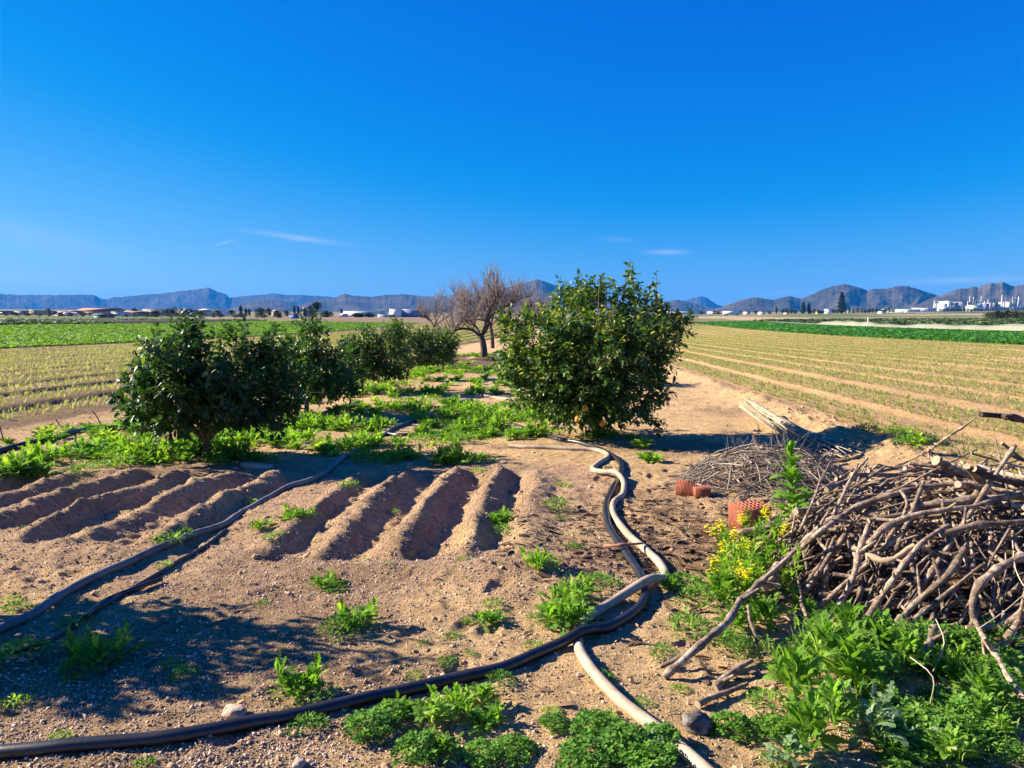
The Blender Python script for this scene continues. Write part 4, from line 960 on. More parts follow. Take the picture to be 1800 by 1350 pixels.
hero([(1528, 956, .10), (1560, 925, .12), (1620, 905, .1), (1690, 892, .08), (1742, 880, .06)], .026, .018, 'thick pale branch crossing the middle of the woodpile', 4, 2)
hero([(1600, 889, .03), (1690, 880, .03), (1800, 872, .03), (1900, 868, .03)], .028, .026, 'thick straight log lying along the top of the woodpile', 5, 1)
hero([(1700, 821, .26), (1716, 836, .16), (1732, 852, .05)], .026, .03, 'short upright forked log end on top of the woodpile', 6, 0)
hero([(1712, 822, .27), (1740, 836, .2), (1790, 850, .12), (1880, 870, .05)], .028, .03, 'dark thick log with a sawn end leaning on top of the woodpile', 7, 0, [MT['bark2'], MT['cut']])
hero([(1570, 820, .06), (1610, 803, .12), (1650, 779, .24), (1690, 752, .36), (1715, 733, .44)], .016, .010, 'long thin branch sticking out of the woodpile towards the right field', 8, 3)
hero([(1727, 727, .50), (1760, 731, .46), (1800, 738, .40), (1880, 756, .30), (1960, 790, .15)], .022, .026, 'dark charred branch poking in from the right edge above the field', 9, 1, [MT['bark2'], MT['bark2']])
hero([(1405, 935, .2), (1425, 890, .25), (1440, 850, .26), (1460, 810, .24)], .013, .008, 'thin upright forked stick at the left of the woodpile', 10, 3)
hero([(1465, 905, .1), (1480, 870, .16), (1500, 835, .2), (1525, 805, .24)], .016, .010, 'knotty stick standing at the back left of the woodpile', 11, 3)
hero([(1582, 866, .16), (1594, 880, .15), (1592, 896, .13), (1578, 912, .1), (1540, 912, .08)], .012, .012, 'curled hook shaped branch on top of the woodpile', 12, 0)
hero([(1712, 1092, .10), (1708, 1060, .14), (1722, 1028, .16), (1752, 1000, .12), (1795, 975, .06)], .024, .028, 'bent pale branch curving down the front of the woodpile', 13, 1)
hero([(1715, 1092, .10), (1745, 1148, .12), (1775, 1195, .10), (1805, 1235, .06)], .022, .016, 'pale stick slanting down to the right bottom edge in front of the woodpile', 14, 1)
hero([(1562, 1105, .06), (1600, 1065, .1), (1640, 1030, .1), (1670, 1000, .08), (1692, 965, .08)], .022, .026, 'pale forked branch pointing down left at the front of the woodpile', 15, 3)
hero([(1530, 1085, .06), (1555, 1040, .1), (1590, 990, .1), (1625, 950, .08), (1665, 925, .05)], .02, .018, 'smooth branch running steeply down the front middle of the woodpile', 16, 2)
hero([(1447, 1105, .04), (1475, 1060, .08), (1500, 1010, .1), (1512, 960, .1), (1524, 920, .1)], .018, .02, 'stout stick standing against the front left of the woodpile', 17, 1)
hero([(1398, 1005, .12), (1408, 1050, .10), (1418, 1095, .06)], .014, .013, 'short straight stick dangling at the left front of the woodpile', 18, 1)
hero([(1312, 1065, .16), (1325, 1100, .12), (1335, 1140, .05)], .011, .010, 'thin twiggy stick hanging from the long pale branch', 19, 1)
hero([(1650, 940, .05), (1720, 925, .05), (1800, 915, .05), (1880, 912, .04)], .022, .022, 'long branch lying across the right of the woodpile', 20, 2)
hero([(1500, 965, .06), (1560, 985, .06), (1610, 960, .06)], .024, .02, 'peeling ochre branch with torn fibres in the woodpile', 21, 2, [MT['cut'], MT['cut']])
hero([(1255, 1205, .02), (1285, 1180, .04), (1320, 1160, .05)], .021, .018, 'short branch stub lying in front of the woodpile beside the leafy weeds', 22, 0)
hero([(1225, 1240, .02), (1262, 1218, .03), (1310, 1205, .02)], .02, .014, 'brown root end lying on the sand near the grey wood chunk', 23, 1)
hero([(1700, 1110, .01), (1760, 1095, .03), (1830, 1060, .1)], .024, .03, 'pale log end low at the right edge of the woodpile', 24, 1)
hero([(1590, 1175, .03), (1625, 1150, .05), (1640, 1100, .1)], .032, .030, 'stout brown stump end between the leafy weeds and the woodpile', 25, 0)
p_ = [hit(1062, 960, lambda x, y: height(x, y)+.03), hit(1090, 958, lambda x, y: height(x, y)+.075), hit(1130, 955, lambda x, y: height(x, y)+.06)]
put_branch(spline(np.array(p_), .03), .012, .008, 31, 'small reddish stick lying across the black hose', 1, 'stick', None, [simple('reddish_stick', (.30, .15, .09), .85, .3, 20), MT['cut']])
# weathered wood chunk
V0, T0 = SPH2; n_ = fbm(V0[:, 0]*2+3, V0[:, 1]*2+V0[:, 2]*3, 4, 3); p = hit(1222, 1283)
m = MB().add(V0*np.array([.075, .05, .05])*(.55+.9*n_)[:, None]+[0, 0, .03], T0); o = m.build('wood_chunk', MT['deadwood'], loc=p, smooth=True); o.rotation_euler = (.2, .3, .5)
tag(o, 'grey weathered chunk of dead wood by the clover near the cream hose', 'wood')
def stone(px, py, s, label, seed, sq=(1, .75, .5)):
    V0, T0 = SPH2; n = fbm(V0[:, 0]*1.6+seed, V0[:, 1]*1.6+V0[:, 2]*1.9, seed, 4); V0 = np.clip(V0, -.78, .74); p = hit(px, py)
    o = MB().add(V0*np.array(sq)*s*(.4+1.15*n)[:, None]+[0, 0, s*.16], T0).build('stone', MT['stone'], loc=p, smooth=True); o.rotation_euler[2] = seed
    tag(o, label, 'stone', 'loose stones on the soil')
stone(414, 1256, .058, 'pale pink stone behind the black hose in the foreground', 3)
stone(525, 1347, .03, 'pinkish stone cut off by the bottom edge of the picture', 5, (1, .8, .7))
stone(267, 1212, .018, 'small whitish stone in the gravelly soil left of the pale pink stone', 8)
stone(332, 1228, .018, 'small round grey stone between the pale pink stone and the shade', 9)
stone(507, 1044, .026, 'grey stone on the soil just below the right seed bed', 12)
stone(1018, 1188, .02, 'small white stone against the cream hose near the crossing', 14)
stone(70, 1023, .03, 'dark clod like stone below the left seed bed', 15)
# ------------------------------------------------------------------ twig heap, canes, litter
mb = MB(); r_ = np.random.default_rng(5)
hc = hit(1352, 845)[:2]
def heap(x, y):
    u = (x-hc[0]); v = (y-hc[1]); return .34*np.clip(1-(u/.9)**2-(v/.9)**2, 0, 1)**.8
for k in range(900):
    a = r_.random()*6.28; q = r_.random()**.6*1.08; c = hc+np.array([math.cos(a)*q*.85, math.sin(a)*q*.85])
    L_ = .12+.55*r_.random()**1.6; an = R(r_.choice([20, -15, 60, 120])+r_.normal()*25); d = np.array([math.cos(an), math.sin(an)])
    t = np.linspace(-.5, .5, 4); XY = c+d*(t*L_)[:, None]+np.array([-d[1], d[0]])*(t*t*r_.normal()*.25*L_)[:, None]
    z = height(XY[:, 0], XY[:, 1])+heap(XY[:, 0], XY[:, 1])*(.3+.75*r_.random())+.006+t*r_.normal()*.06
    tube(mb, np.column_stack([XY, z]), np.array([1, .9, .7, .4])*(.003+.008*r_.random()**2), 4, False, rnd=r_.random())
for k in range(70):
    a = r_.random()*6.28; q = r_.random()**.6; c = hc+np.array([math.cos(a)*q*.8, math.sin(a)*q*.8]); z = float(height(*c)+heap(*c))
    e = np.array([r_.normal()*.09, r_.normal()*.09, .08+.16*r_.random()]); p = np.array([*c, z-.02]); tube(mb, [p, p+e*.6+r_.normal(size=3)*.01, p+e], [.004, .003, .0015], 3, False, rnd=r_.random())
stuff(mb.build('brushwood', MT['brush']))
mb = MB()
# forked dead twigs sticking up at the back of the heap
for k in range(14):
    b = hit(1285+k*9+r_.normal()*6, 800+r_.normal()*12); p = b.copy()
    tubeP = [p, p+np.array([r_.normal()*.04, 0, .14]), p+np.array([r_.normal()*.1, 0, .26+.1*r_.random()])]; tube(mb, tubeP, [.005, .004, .002], 3, False, rnd=.6+.3*r_.random())
    tube(mb, [tubeP[1], tubeP[1]+np.array([r_.normal()*.08, .02, .14])], [.003, .0015], 3, False, rnd=.7)
stuff(mb.build('brushwood', MT['brush']))
# bundle of pale canes
ca0 = hit(1312, 738); ca1 = hit(1470, 800)
root = thing('cane_bundle', 'bundle of pale dry canes lying on the sand behind the twig heap', 'canes', ca0)
d = ca1-ca0; d[2] = 0; Lc = np.linalg.norm(d); d = d/Lc; s = np.array([-d[1], d[0], 0])
for k in range(64):
    a = r_.random()*6.28; q = r_.random()**.5; oy = math.cos(a)*q*.16; oz = .13+math.sin(a)*q*.11
    l0 = -.05+.12*r_.random(); l1 = Lc*(.80+.3*r_.random()); fan = 1+.55*r_.random()
    P = [d*(l0+(l1-l0)*t)+s*oy*(.85+fan*.9*t*t)+np.array([0, 0, oz*(1.15-.45*t)+.012*math.sin(6*t+k)]) for t in np.linspace(0, 1, 7)]
    P = [p+np.array([0, 0, .16*(1-t)**2-.02+.02*r_.normal()*t]) for p, t in zip(P, np.linspace(0, 1, 7))]
    P = np.array(P); zz = height(P[:, 0]+ca0[0], P[:, 1]+ca0[1])-ca0[2]+.01; P[:, 2] = np.maximum(P[:, 2], zz)
    mb = MB(); tube(mb, P, np.linspace(.011, .006, 7)*(.7+.5*r_.random()), 5, True, rnd=r_.random()); mb.build('cane', MT['reed'], root, smooth=True)
# bark flakes on the dark patch and dead leaves
mb = MB(); n = 1500
P = np.column_stack([.85+r_.normal(size=n)*.55, 5.9+r_.normal(size=n)*.75, np.zeros(n)]); P2 = np.column_stack([.25+r_.normal(size=400)*.4, 5.0+r_.normal(size=400)*.35, np.zeros(400)]); P3 = np.column_stack([1.3+r_.normal(size=500)*.5, 4.2+r_.normal(size=500)*.7, np.zeros(500)])
P = np.vstack([P, P2, P3]); n = len(P); P[:, 2] = height(P[:, 0], P[:, 1])+.006
fl = (np.array([[-.5, -.16, 0], [-.1, -.22, .05], [.5, -.1, .0], [.5, .12, .04], [0, .2, .09], [-.5, .14, .02]]), None, np.array([[0, 1, 4, 5], [1, 2, 3, 4]]))
dd = np.column_stack([r_.normal(size=(n, 2)), r_.normal(size=n)*.18]); scatter(mb, fl, P, frames(dd, roll=r_.normal(size=n)*.35), .015+.075*r_.random(n)**2.2)
for k in range(160):
    c = P[r_.integers(0, n)]; a = r_.normal()*.6; l = .05+.2*r_.random(); q = np.array([math.cos(a), math.sin(a), r_.normal()*.08])*l/2
    tube(mb, [c-q, c+[0, 0, .004], c+q], [.003, .004, .002], 4, False, rnd=r_.random())
stuff(mb.build('bark_litter', MT['litter']))
mb = MB(); P = near_points(5200, 12, lambda x, y: (x < 5)*np.clip(.15+ss(.45, .65, fbm(x/.9, y/.9, 431, 3)), 0, 1)); n = len(P); P[:, 2] += .005
dd = np.column_stack([rng.normal(size=(n, 2)), rng.normal(size=n)*.15]); scatter(mb, fl, P, frames(dd, roll=rng.normal(size=n)*.4), .008+.03*rng.random(n)**2.5)
for k in range(700):
    c = P[rng.integers(0, n)]; a = rng.random()*6.28; l = .03+.14*rng.random()**2; q = np.array([math.cos(a), math.sin(a), rng.normal()*.06])*l/2
    tube(mb, [c-q, c+[0, 0, .003], c+q], [.0016, .002, .001], 3, False, rnd=rng.random())
stuff(mb.build('straw_litter', simple('straw', (.36, .25, .14), .9, .45, 8, rnd=.7)))
# ------------------------------------------------------------------ weeds
def strip_leaf(n, w, lobes, curl, droop, seed, notch=.5):
    r = np.random.default_rng(seed); V = []; Q = []; x = z = 0.; a = curl
    for k in range(n+1):
        t = k/n; ww = w*max(.06, math.sin(math.pi*min(1, t*.92+.06))**.8)*(.6+.5*t if t < .7 else 1)
        if lobes: ww *= (1-notch)+notch*(1 if k % 2 else 0)*1.25+.1*r.random()
        if k == n: ww = .004
        V += [(x, ww, z+ww*.28-droop*ww), (x, 0, z), (x, -ww, z+ww*.28-droop*ww)]
        x += math.cos(a)/n; z += math.sin(a)/n; a -= (curl*1.9+.15*r.normal())/n
    for k in range(n):
        b = k*3; Q += [(b, b+1, b+4, b+3), (b+1, b+2, b+5, b+4)]
    return np.array(V), None, np.array(Q)
LOB = [strip_leaf(10, .15+.04*k, True, .35+.25*k, .2*k, 500+k, .62) for k in range(3)]
BRD = [strip_leaf(14, .15+.03*k, True, .4+.25*k, .3, 520+k, .34-.05*k) for k in range(3)]
NAR = [strip_leaf(5, .08, k == 0, .5+.2*k, .2, 540+k, .4) for k in range(2)]
OV = (np.array([[0, 0, 0], [.3, .2, .06], [.35, 0, 0], [.3, -.2, .06], [.75, .22, .05], [.8, 0, -.02], [.75, -.22, .05], [1, 0, -.03]]), np.array([[0, 2, 1], [0, 3, 2], [4, 5, 7], [5, 6, 7]]), np.array([[1, 2, 5, 4], [2, 3, 6, 5]]))
def three():
    V = []; Q = []; T = []
    for k in range(3):
        a = k*2.094; c, s_ = math.cos(a), math.sin(a)
        pts = [(0, 0, 0), (.45, .30, .10), (.62, 0, -.03), (.45, -.30, .10), (.72, .22, .07), (.72, -.22, .07)]
        b = len(V); V += [(x*c-y*s_, x*s_+y*c, z) for x, y, z in pts]; Q += [(b, b+2, b+4, b+1), (b, b+3, b+5, b+2)]
    return np.array(V), None, np.array(Q)
TRI = three()
def dirs(a, e): return np.stack([np.cos(a)*np.cos(e), np.sin(a)*np.cos(e), np.sin(e)], -1)
def add_leaves(mb, tpls, P, d, S, r, rn=None, roll=.35):
    k = r.integers(0, len(tpls), len(P)); rn = np.clip(.45+.28*r.normal(size=len(P)), 0, 1) if rn is None else rn
    ro = r.normal(size=len(P))*roll; fr = frames(d, roll=ro)
    for i in range(len(tpls)):
        q = k == i
        if q.any(): scatter(mb, tpls[i], P[q], fr[q], S[q], rn[q])
def w_rocket(seed, n=46, hgt=.2, spread=.16):           # upright bushy clump of lobed leaves
    r = np.random.default_rng(seed); mb = MB(); ns = 6
    for s in range(ns):
        a = r.random()*6.28; c = np.array([math.cos(a), math.sin(a), 0])*spread*r.random()**.6; h = hgt*(.45+.6*r.random()); k = n//ns
        t = np.linspace(.05, 1, k); ax_ = np.array([r.normal()*.25, r.normal()*.25, 1.])
        P = c+ax_*(t*h*.8)[:, None]; d = dirs(np.arange(k)*2.4+r.random()*6, np.radians(12+60*t+r.normal(size=k)*14)); S = .15*(1.15-.6*t)*(.7+.5*r.random(k))
        add_leaves(mb, LOB, P, d, S, r)
        tube(mb, [c-[0, 0, .01], c+ax_*h*.5, c+ax_*h*.9], [.005, .004, .002], 4, False, rnd=.5)
    k = 16; d = dirs(r.random(k)*6.28, np.radians(8+25*r.random(k))); add_leaves(mb, LOB, d*[.03, .03, 0]+[0, 0, .01], d, .13+.09*r.random(k), r)
    return mb
def w_mat(seed, n=170, R_=.17, h=.06, tpl=None):                # low mat of small leaves
    r = np.random.default_rng(seed); mb = MB(); a = r.random(n)*6.28; q = r.random(n)**.6; q = q*(.7+.4*vn(a*1.2, a*0, seed))
    P = np.stack([np.cos(a)*q*R_, np.sin(a)*q*R_, h*(1-q*q)*(.35+.75*r.random(n))+.004], -1); d = dirs(a+r.normal(size=n)*.8, np.radians(20+r.normal(size=n)*28))
    add_leaves(mb, tpl or [OV, NAR[0]], P, d, .026+.028*r.random(n), r); return mb
def w_clover(seed, n=190, R_=.2, h=.13):
    r = np.random.default_rng(seed); mb = MB(); a = r.random(n)*6.28; q = r.random(n)**.55*(.75+.35*vn(a*1.3, a*0, seed))
    P = np.stack([np.cos(a)*q*R_, np.sin(a)*q*R_, h*(1-.75*q*q)*(.45+.6*r.random(n))+.008], -1)
    d = dirs(r.random(n)*6.28, r.normal(size=n)*.33); add_leaves(mb, [TRI], P, d, .030+.022*r.random(n), r, roll=.3)
    for k in range(0, n, 4): tube(mb, [P[k]*[.5, .5, 0], P[k]*[.85, .85, .6], P[k]], .0016, 3, False, rnd=.8)
    return mb
def w_broad(seed, n=34, L_=.21, tilt=(5, 72)):         # sow-thistle like clump of big leaves
    r = np.random.default_rng(seed); mb = MB(); a = np.arange(n)*2.4+r.normal(size=n)*.3; t = np.arange(n)/n; e = np.radians(tilt[0]+(tilt[1]-tilt[0])*t+r.normal(size=n)*9)
    d = dirs(a, e); P = d*[.03, .03, 0]+np.stack([0*t, 0*t, .02+.12*t], -1); add_leaves(mb, BRD, P, d, L_*(1.1-.45*t)*(.75+.4*r.random(n)), r, roll=.3)
    k = 44; d = dirs(r.random(k)*6.28, np.radians(10+55*r.random(k))); P = np.stack([r.normal(size=k)*.085, r.normal(size=k)*.085, .03+.17*r.random(k)], -1); add_leaves(mb, LOB+NAR, P, d, .06+.07*r.random(k), r)
    return mb
VAR = {'A': [w_rocket(600+k).mesh('weed', MT['weed']) for k in range(5)], 'B': [w_mat(620+k).mesh('weed', MT['weed']) for k in range(5)],
       'D': [w_clover(640+k).mesh('clover', MT['weedblue']) for k in range(5)], 'C': [w_broad(660+k).mesh('broadleaf_weed', MT['broad']) for k in range(4)],
       'E': [w_mat(680+k, 260, .2, .10, [LOB[1], OV, NAR[0]]).mesh('weed', MT['weedblue']) for k in range(4)],
       'P': [w_broad(690+k, 16, .22, (6, 40)).mesh('thistle_rosette', MT['pale']) for k in range(2)]}
NAT = {'A': .42, 'B': .34, 'D': .40, 'C': .50, 'E': .42, 'P': .5}
NAMES = {'A': 'weed', 'B': 'weed', 'D': 'clover', 'C': 'broadleaf_weed', 'E': 'weed', 'P': 'thistle_rosette'}
def plant(kind, px, py, wpx, label, group, hs_=1., sink=0, fn=height, dz=0):
    p = hit(px, py, fn); s = wpx*ppm(p)/NAT[kind]
    o = bpy.data.objects.new(NAMES[kind], random.choice(VAR[kind])); col.objects.link(o)
    o.location = (float(p[0]), float(p[1]), float(p[2]-sink+dz)); o.rotation_euler = (random.gauss(0, .06), random.gauss(0, .06), random.random()*6.28); o.scale = (s, s, s*hs_*random.uniform(.85, 1.15))
    return tag(o, label, 'weed' if kind != 'D' else 'clover', group)
NW = 'weeds on the bare soil of the foreground'
for a in (
    ('A', 632, 1095, 95, 'bushy rounded weed on bare soil below the right seed bed'), ('E', 600, 1112, 90, 'dark low weed half in the tree shade beside the bushy rounded weed'),
    ('A', 575, 1030, 55, 'spindly yellowish weed just in front of the right seed bed'), ('B', 590, 1040, 45, 'tiny weed beside the spindly yellowish weed'),
    ('A', 865, 1095, 62, 'small upright weed right of the bare patch in front of the large clump'), ('B', 868, 1064, 42, 'small flat weed above the small upright weed'),
    ('B', 820, 1095, 38, 'small cushion weed left of the small upright weed'), ('E', 794, 1122, 42, 'round bright cushion weed alone on the bare soil'),
    ('B', 938, 1136, 40, 'yellowish green tuft just above the black hose'), ('B', 784, 1166, 40, 'tiny weed close behind the black hose'),
    ('B', 726, 1190, 34, 'small weed touching the black hose from behind'), ('B', 828, 1150, 24, 'faint tiny weed on the bare soil above the black hose'),
    ('B', 745, 1131, 22, 'tiny sprout left of the round bright cushion weed'),
    ('A', 520, 1225, 110, 'leafy weed in the tree shade just behind the black hose'), ('E', 560, 1228, 80, 'lower part of the shaded weeds behind the black hose'),
    ('E', 540, 1280, 78, 'dark green weed just in front of the black hose near the pink stone'), ('A', 170, 1165, 120, 'tall weed clump in the deep tree shade at the left'),
    ('E', 150, 1180, 90, 'low weed under the tall clump in the shade at the left'), ('E', 40, 1160, 110, 'dark weeds in the shade at the left edge below the thin pipe'),
    ('B', 128, 1196, 45, 'bright little weed at the lower edge of the shade'), ('B', 105, 1298, 46, 'small yellow green weed in the gravelly soil behind the black hose'),
    ('E', 325, 1188, 58, 'small weed in the middle of the tree shade'), ('B', 300, 1170, 40, 'thin weed next to the small weed inside the shade'),
    ('B', 25, 1238, 60, 'dull weed at the left edge below the shade'), ('B', 255, 1344, 40, 'small weed at the bottom edge in front of the black hose'),
    ('A', 945, 995, 62, 'leafy weed on the dark mulch left of the two hoses'), ('B', 965, 992, 50, 'low weed attached to the leafy weed on the mulch'),
    ('A', 882, 918, 62, 'weed on the right shoulder of the seed bed'), ('E', 885, 935, 50, 'lower weed below the one on the shoulder of the seed bed'),
    ('B', 976, 893, 58, 'flat round weed alone on the sand left of the hose bend'), ('B', 985, 911, 26, 'tiny weed below the flat round weed'), ('B', 990, 856, 32, 'tiny weed by the dark stick near the hose bend'),
    ('E', 1008, 965, 36, 'dark little weed left of the black hose by the reddish stick'), ('B', 480, 945, 40, 'tiny weed at the left end of the right seed bed'),
    ('A', 455, 930, 45, 'weed at the left side of the right seed bed, nearest the grey hose'), ('A', 500, 915, 50, 'weed on the first ridge of the right seed bed'), ('A', 535, 910, 40, 'weed farther along the first ridge of the right seed bed'),
    ('B', 436, 884, 34, 'small weed by the grey hose at the end of the left seed bed'), ('B', 290, 950, 60, 'flat weed in the last furrow of the left seed bed'), ('B', 320, 938, 40, 'smaller weed beside the flat one in the last furrow'),
    ('B', 290, 995, 36, 'tiny weed between the grey hose and the drip pipe'), ('B', 690, 901, 26, 'tiny weed inside a furrow of the right seed bed'), ('B', 30, 1072, 50, 'yellow green weed at the left edge above the grey hose'), ('B', 25, 1055, 34, 'small dark weed at the left edge above the yellow green one'),
    ('B', 130, 1095, 60, 'yellowish weed where the thin pipe bends'), ('B', 610, 855, 40, 'small weed at the back end of the right seed bed'), ('B', 840, 830, 30, 'tiny weed on the sand behind the right seed bed'),
    ('B', 815, 985, 26, 'tiny weed in the last furrow of the right seed bed'), ('B', 460, 1062, 30, 'faint pale weed on the soil above the tree shade'),
    ('A', 1000, 1100, 115, 'large bright weed clump beside the crossing of the two hoses'), ('A', 985, 1075, 100, 'back half of the large weed clump beside the hose crossing'), ('A', 1020, 1050, 70, 'upright top of the large weed clump beside the hose crossing'),
    ('E', 1055, 1030, 80, 'low weed between the black hose and the large clump'), ('E', 950, 1095, 60, 'low leaves at the left foot of the large weed clump'),
    ('E', 1058, 1195, 50, 'small weed growing against the cream hose'), ('C', 850, 1240, 80, 'leafy weed sprawling right of the pale clump in the foreground'), ('E', 880, 1200, 60, 'low weed directly in front of the black hose'),
    ('C', 760, 1275, 110, 'tall pale leafed weed in the foreground below the black hose'), ('A', 800, 1250, 90, 'upright weed behind the tall pale leafed weed'), ('A', 720, 1258, 70, 'weed left of the tall pale leafed weed'), ('A', 850, 1280, 90, 'weed right of the tall pale leafed weed'),
    ('D', 650, 1290, 105, 'clover mat left of the foreground weeds'), ('D', 690, 1265, 80, 'clover between the mat and the black hose'), ('D', 735, 1330, 95, 'clover at the bottom edge under the pale leafed weed'), ('D', 905, 1325, 85, 'clover clump at the right end of the foreground weeds'), ('D', 850, 1335, 85, 'dark clover at the bottom edge right of the pale leafed weed'),
    ('C', 780, 1330, 80, 'bright leafed weed at the bottom edge among the clover'),
    ('D', 975, 1280, 62, 'small clover clump left of the large clover mass'), ('B', 970, 1252, 36, 'tiny weed above the small clover clump'), ('D', 1050, 1290, 100, 'clover at the upper left of the large mass beside the cream hose'), ('D', 1030, 1340, 110, 'clover at the lower left of the large mass'), ('D', 1100, 1325, 120, 'clover in the middle of the large mass beside the cream hose'),
    ('D', 1160, 1310, 90, 'clover growing over the cream hose'), ('D', 1145, 1345, 100, 'clover at the bottom edge right beside the cream hose'), ('A', 1075, 1275, 50, 'upright sprig on top of the clover mass'), ('P', 1145, 1320, 70, 'pale rosette growing out of the clover mass'),
    ('E', 1165, 1150, 60, 'low weed left of the tip of the long branch'), ('E', 1130, 1240, 44, 'small weed right of the cream hose in the foreground'), ('B', 1195, 1215, 36, 'tiny weed on the sand near the root end'),
    ('D', 1285, 1285, 80, 'clover clump right of the grey wood chunk'), ('B', 1240, 1290, 44, 'tiny weed behind the grey wood chunk'),
): plant(a[0], a[1], a[2], a[3]*1.05, a[4], NW)
RW = 'weeds around the foot of the woodpile'
for a in (
    ('E', 1200, 1030, 80, 'low weed right of the hose bend under the flowering weed'), ('A', 1180, 1035, 50, 'little upright weed next to the bend of the cream hose'), ('E', 1235, 1060, 100, 'weed mat between the hose bend and the long branch'), ('C', 1270, 1060, 90, 'leafy weed under the yellow flowers'), ('E', 1210, 1110, 100, 'weed mat left of the long branch'),
    ('C', 1290, 1110, 90, 'leafy weed behind the long branch'), ('E', 1270, 1135, 110, 'weeds under the middle of the long branch'), ('C', 1345, 1100, 100, 'leafy weed in the shade under the arching branch'), ('E', 1330, 1150, 110, 'weeds at the left foot of the woodpile'),
    ('C', 1480, 1150, 165, 'big bright leafy weed in front of the woodpile'), ('C', 1440, 1185, 150, 'wide leafed weed at the left front of the woodpile'), ('C', 1540, 1165, 150, 'tall leafy weed beside the small yellow flower'), ('C', 1395, 1225, 140, 'leafy weed above the dark hollow at the lower left of the woodpile'), ('C', 1500, 1215, 170, 'broad leafed weed in the middle of the foreground growth'), ('C', 1590, 1190, 120, 'leafy weed by the stout stump end'),
    ('P', 1530, 1310, 150, 'silver veined thistle rosette at the bottom of the foreground growth'), ('C', 1420, 1325, 150, 'weed with long arching leaves over the sand at the bottom edge'), ('P', 1390, 1345, 110, 'pale toothed leaves lying on the sand at the bottom edge'), ('C', 1460, 1285, 150, 'leafy weed left of the thistle rosette'), ('C', 1670, 1345, 120, 'weed with one long upright leaf at the bottom right'),
    ('D', 1560, 1250, 110, 'clover patch above the thistle rosette'), ('D', 1620, 1285, 120, 'clover patch right of the thistle rosette'), ('D', 1660, 1240, 90, 'shaded clover below the slanting pale stick'), ('D', 1590, 1330, 120, 'clover patch at the bottom edge right of the thistle rosette'), ('D', 1510, 1255, 90, 'clover in the middle of the leafy growth'),
    ('D', 1650, 1305, 100, 'clover beside the long upright leaf'), ('E', 1700, 1190, 110, 'fine leafed weed in the shade behind the slanting pale stick'), ('E', 1760, 1170, 110, 'fine leafed weed right of the slanting pale stick'), ('E', 1730, 1250, 120, 'sparse reddish shaded weed under the slanting pale stick'), ('E', 1790, 1260, 110, 'shaded weed at the right edge below the slanting pale stick'), ('E', 1720, 1320, 120, 'shaded weed at the lower right corner'), ('E', 1790, 1340, 110, 'weed in the lower right corner of the picture'), ('A', 1640, 1180, 90, 'upright weed at the foot of the pale forked branch'),
    ('E', 1330, 1290, 90, 'small dense weed left of the leafy growth at the bottom'), ('E', 1350, 1240, 90, 'dark weed in the hollow left of the leafy growth'), ('E', 1420, 1140, 90, 'weed under the straight dangling stick'),
    ('A', 1400, 1080, 80, 'weed peeping through the branches at the left of the woodpile'), ('A', 1395, 1010, 70, 'shaded weed under the arching branch'),
): plant(a[0], a[1], a[2], a[3], a[4], RW, 1.25 if a[0] == 'C' else 1.)
r_ = np.random.default_rng(55)
for k in range(40):
    y = r_.uniform(1120, 1360); x = r_.uniform(max(1300, 1560-(y-1100)*1.1), 1830); kd = r_.choice(['E', 'D', 'A', 'C', 'E'], p=[.3, .25, .15, .2, .1])
    plant(kd, x, y, r_.uniform(60, 120), 'small leafy weed in the dense growth between the woodpile and the lower right corner', RW)
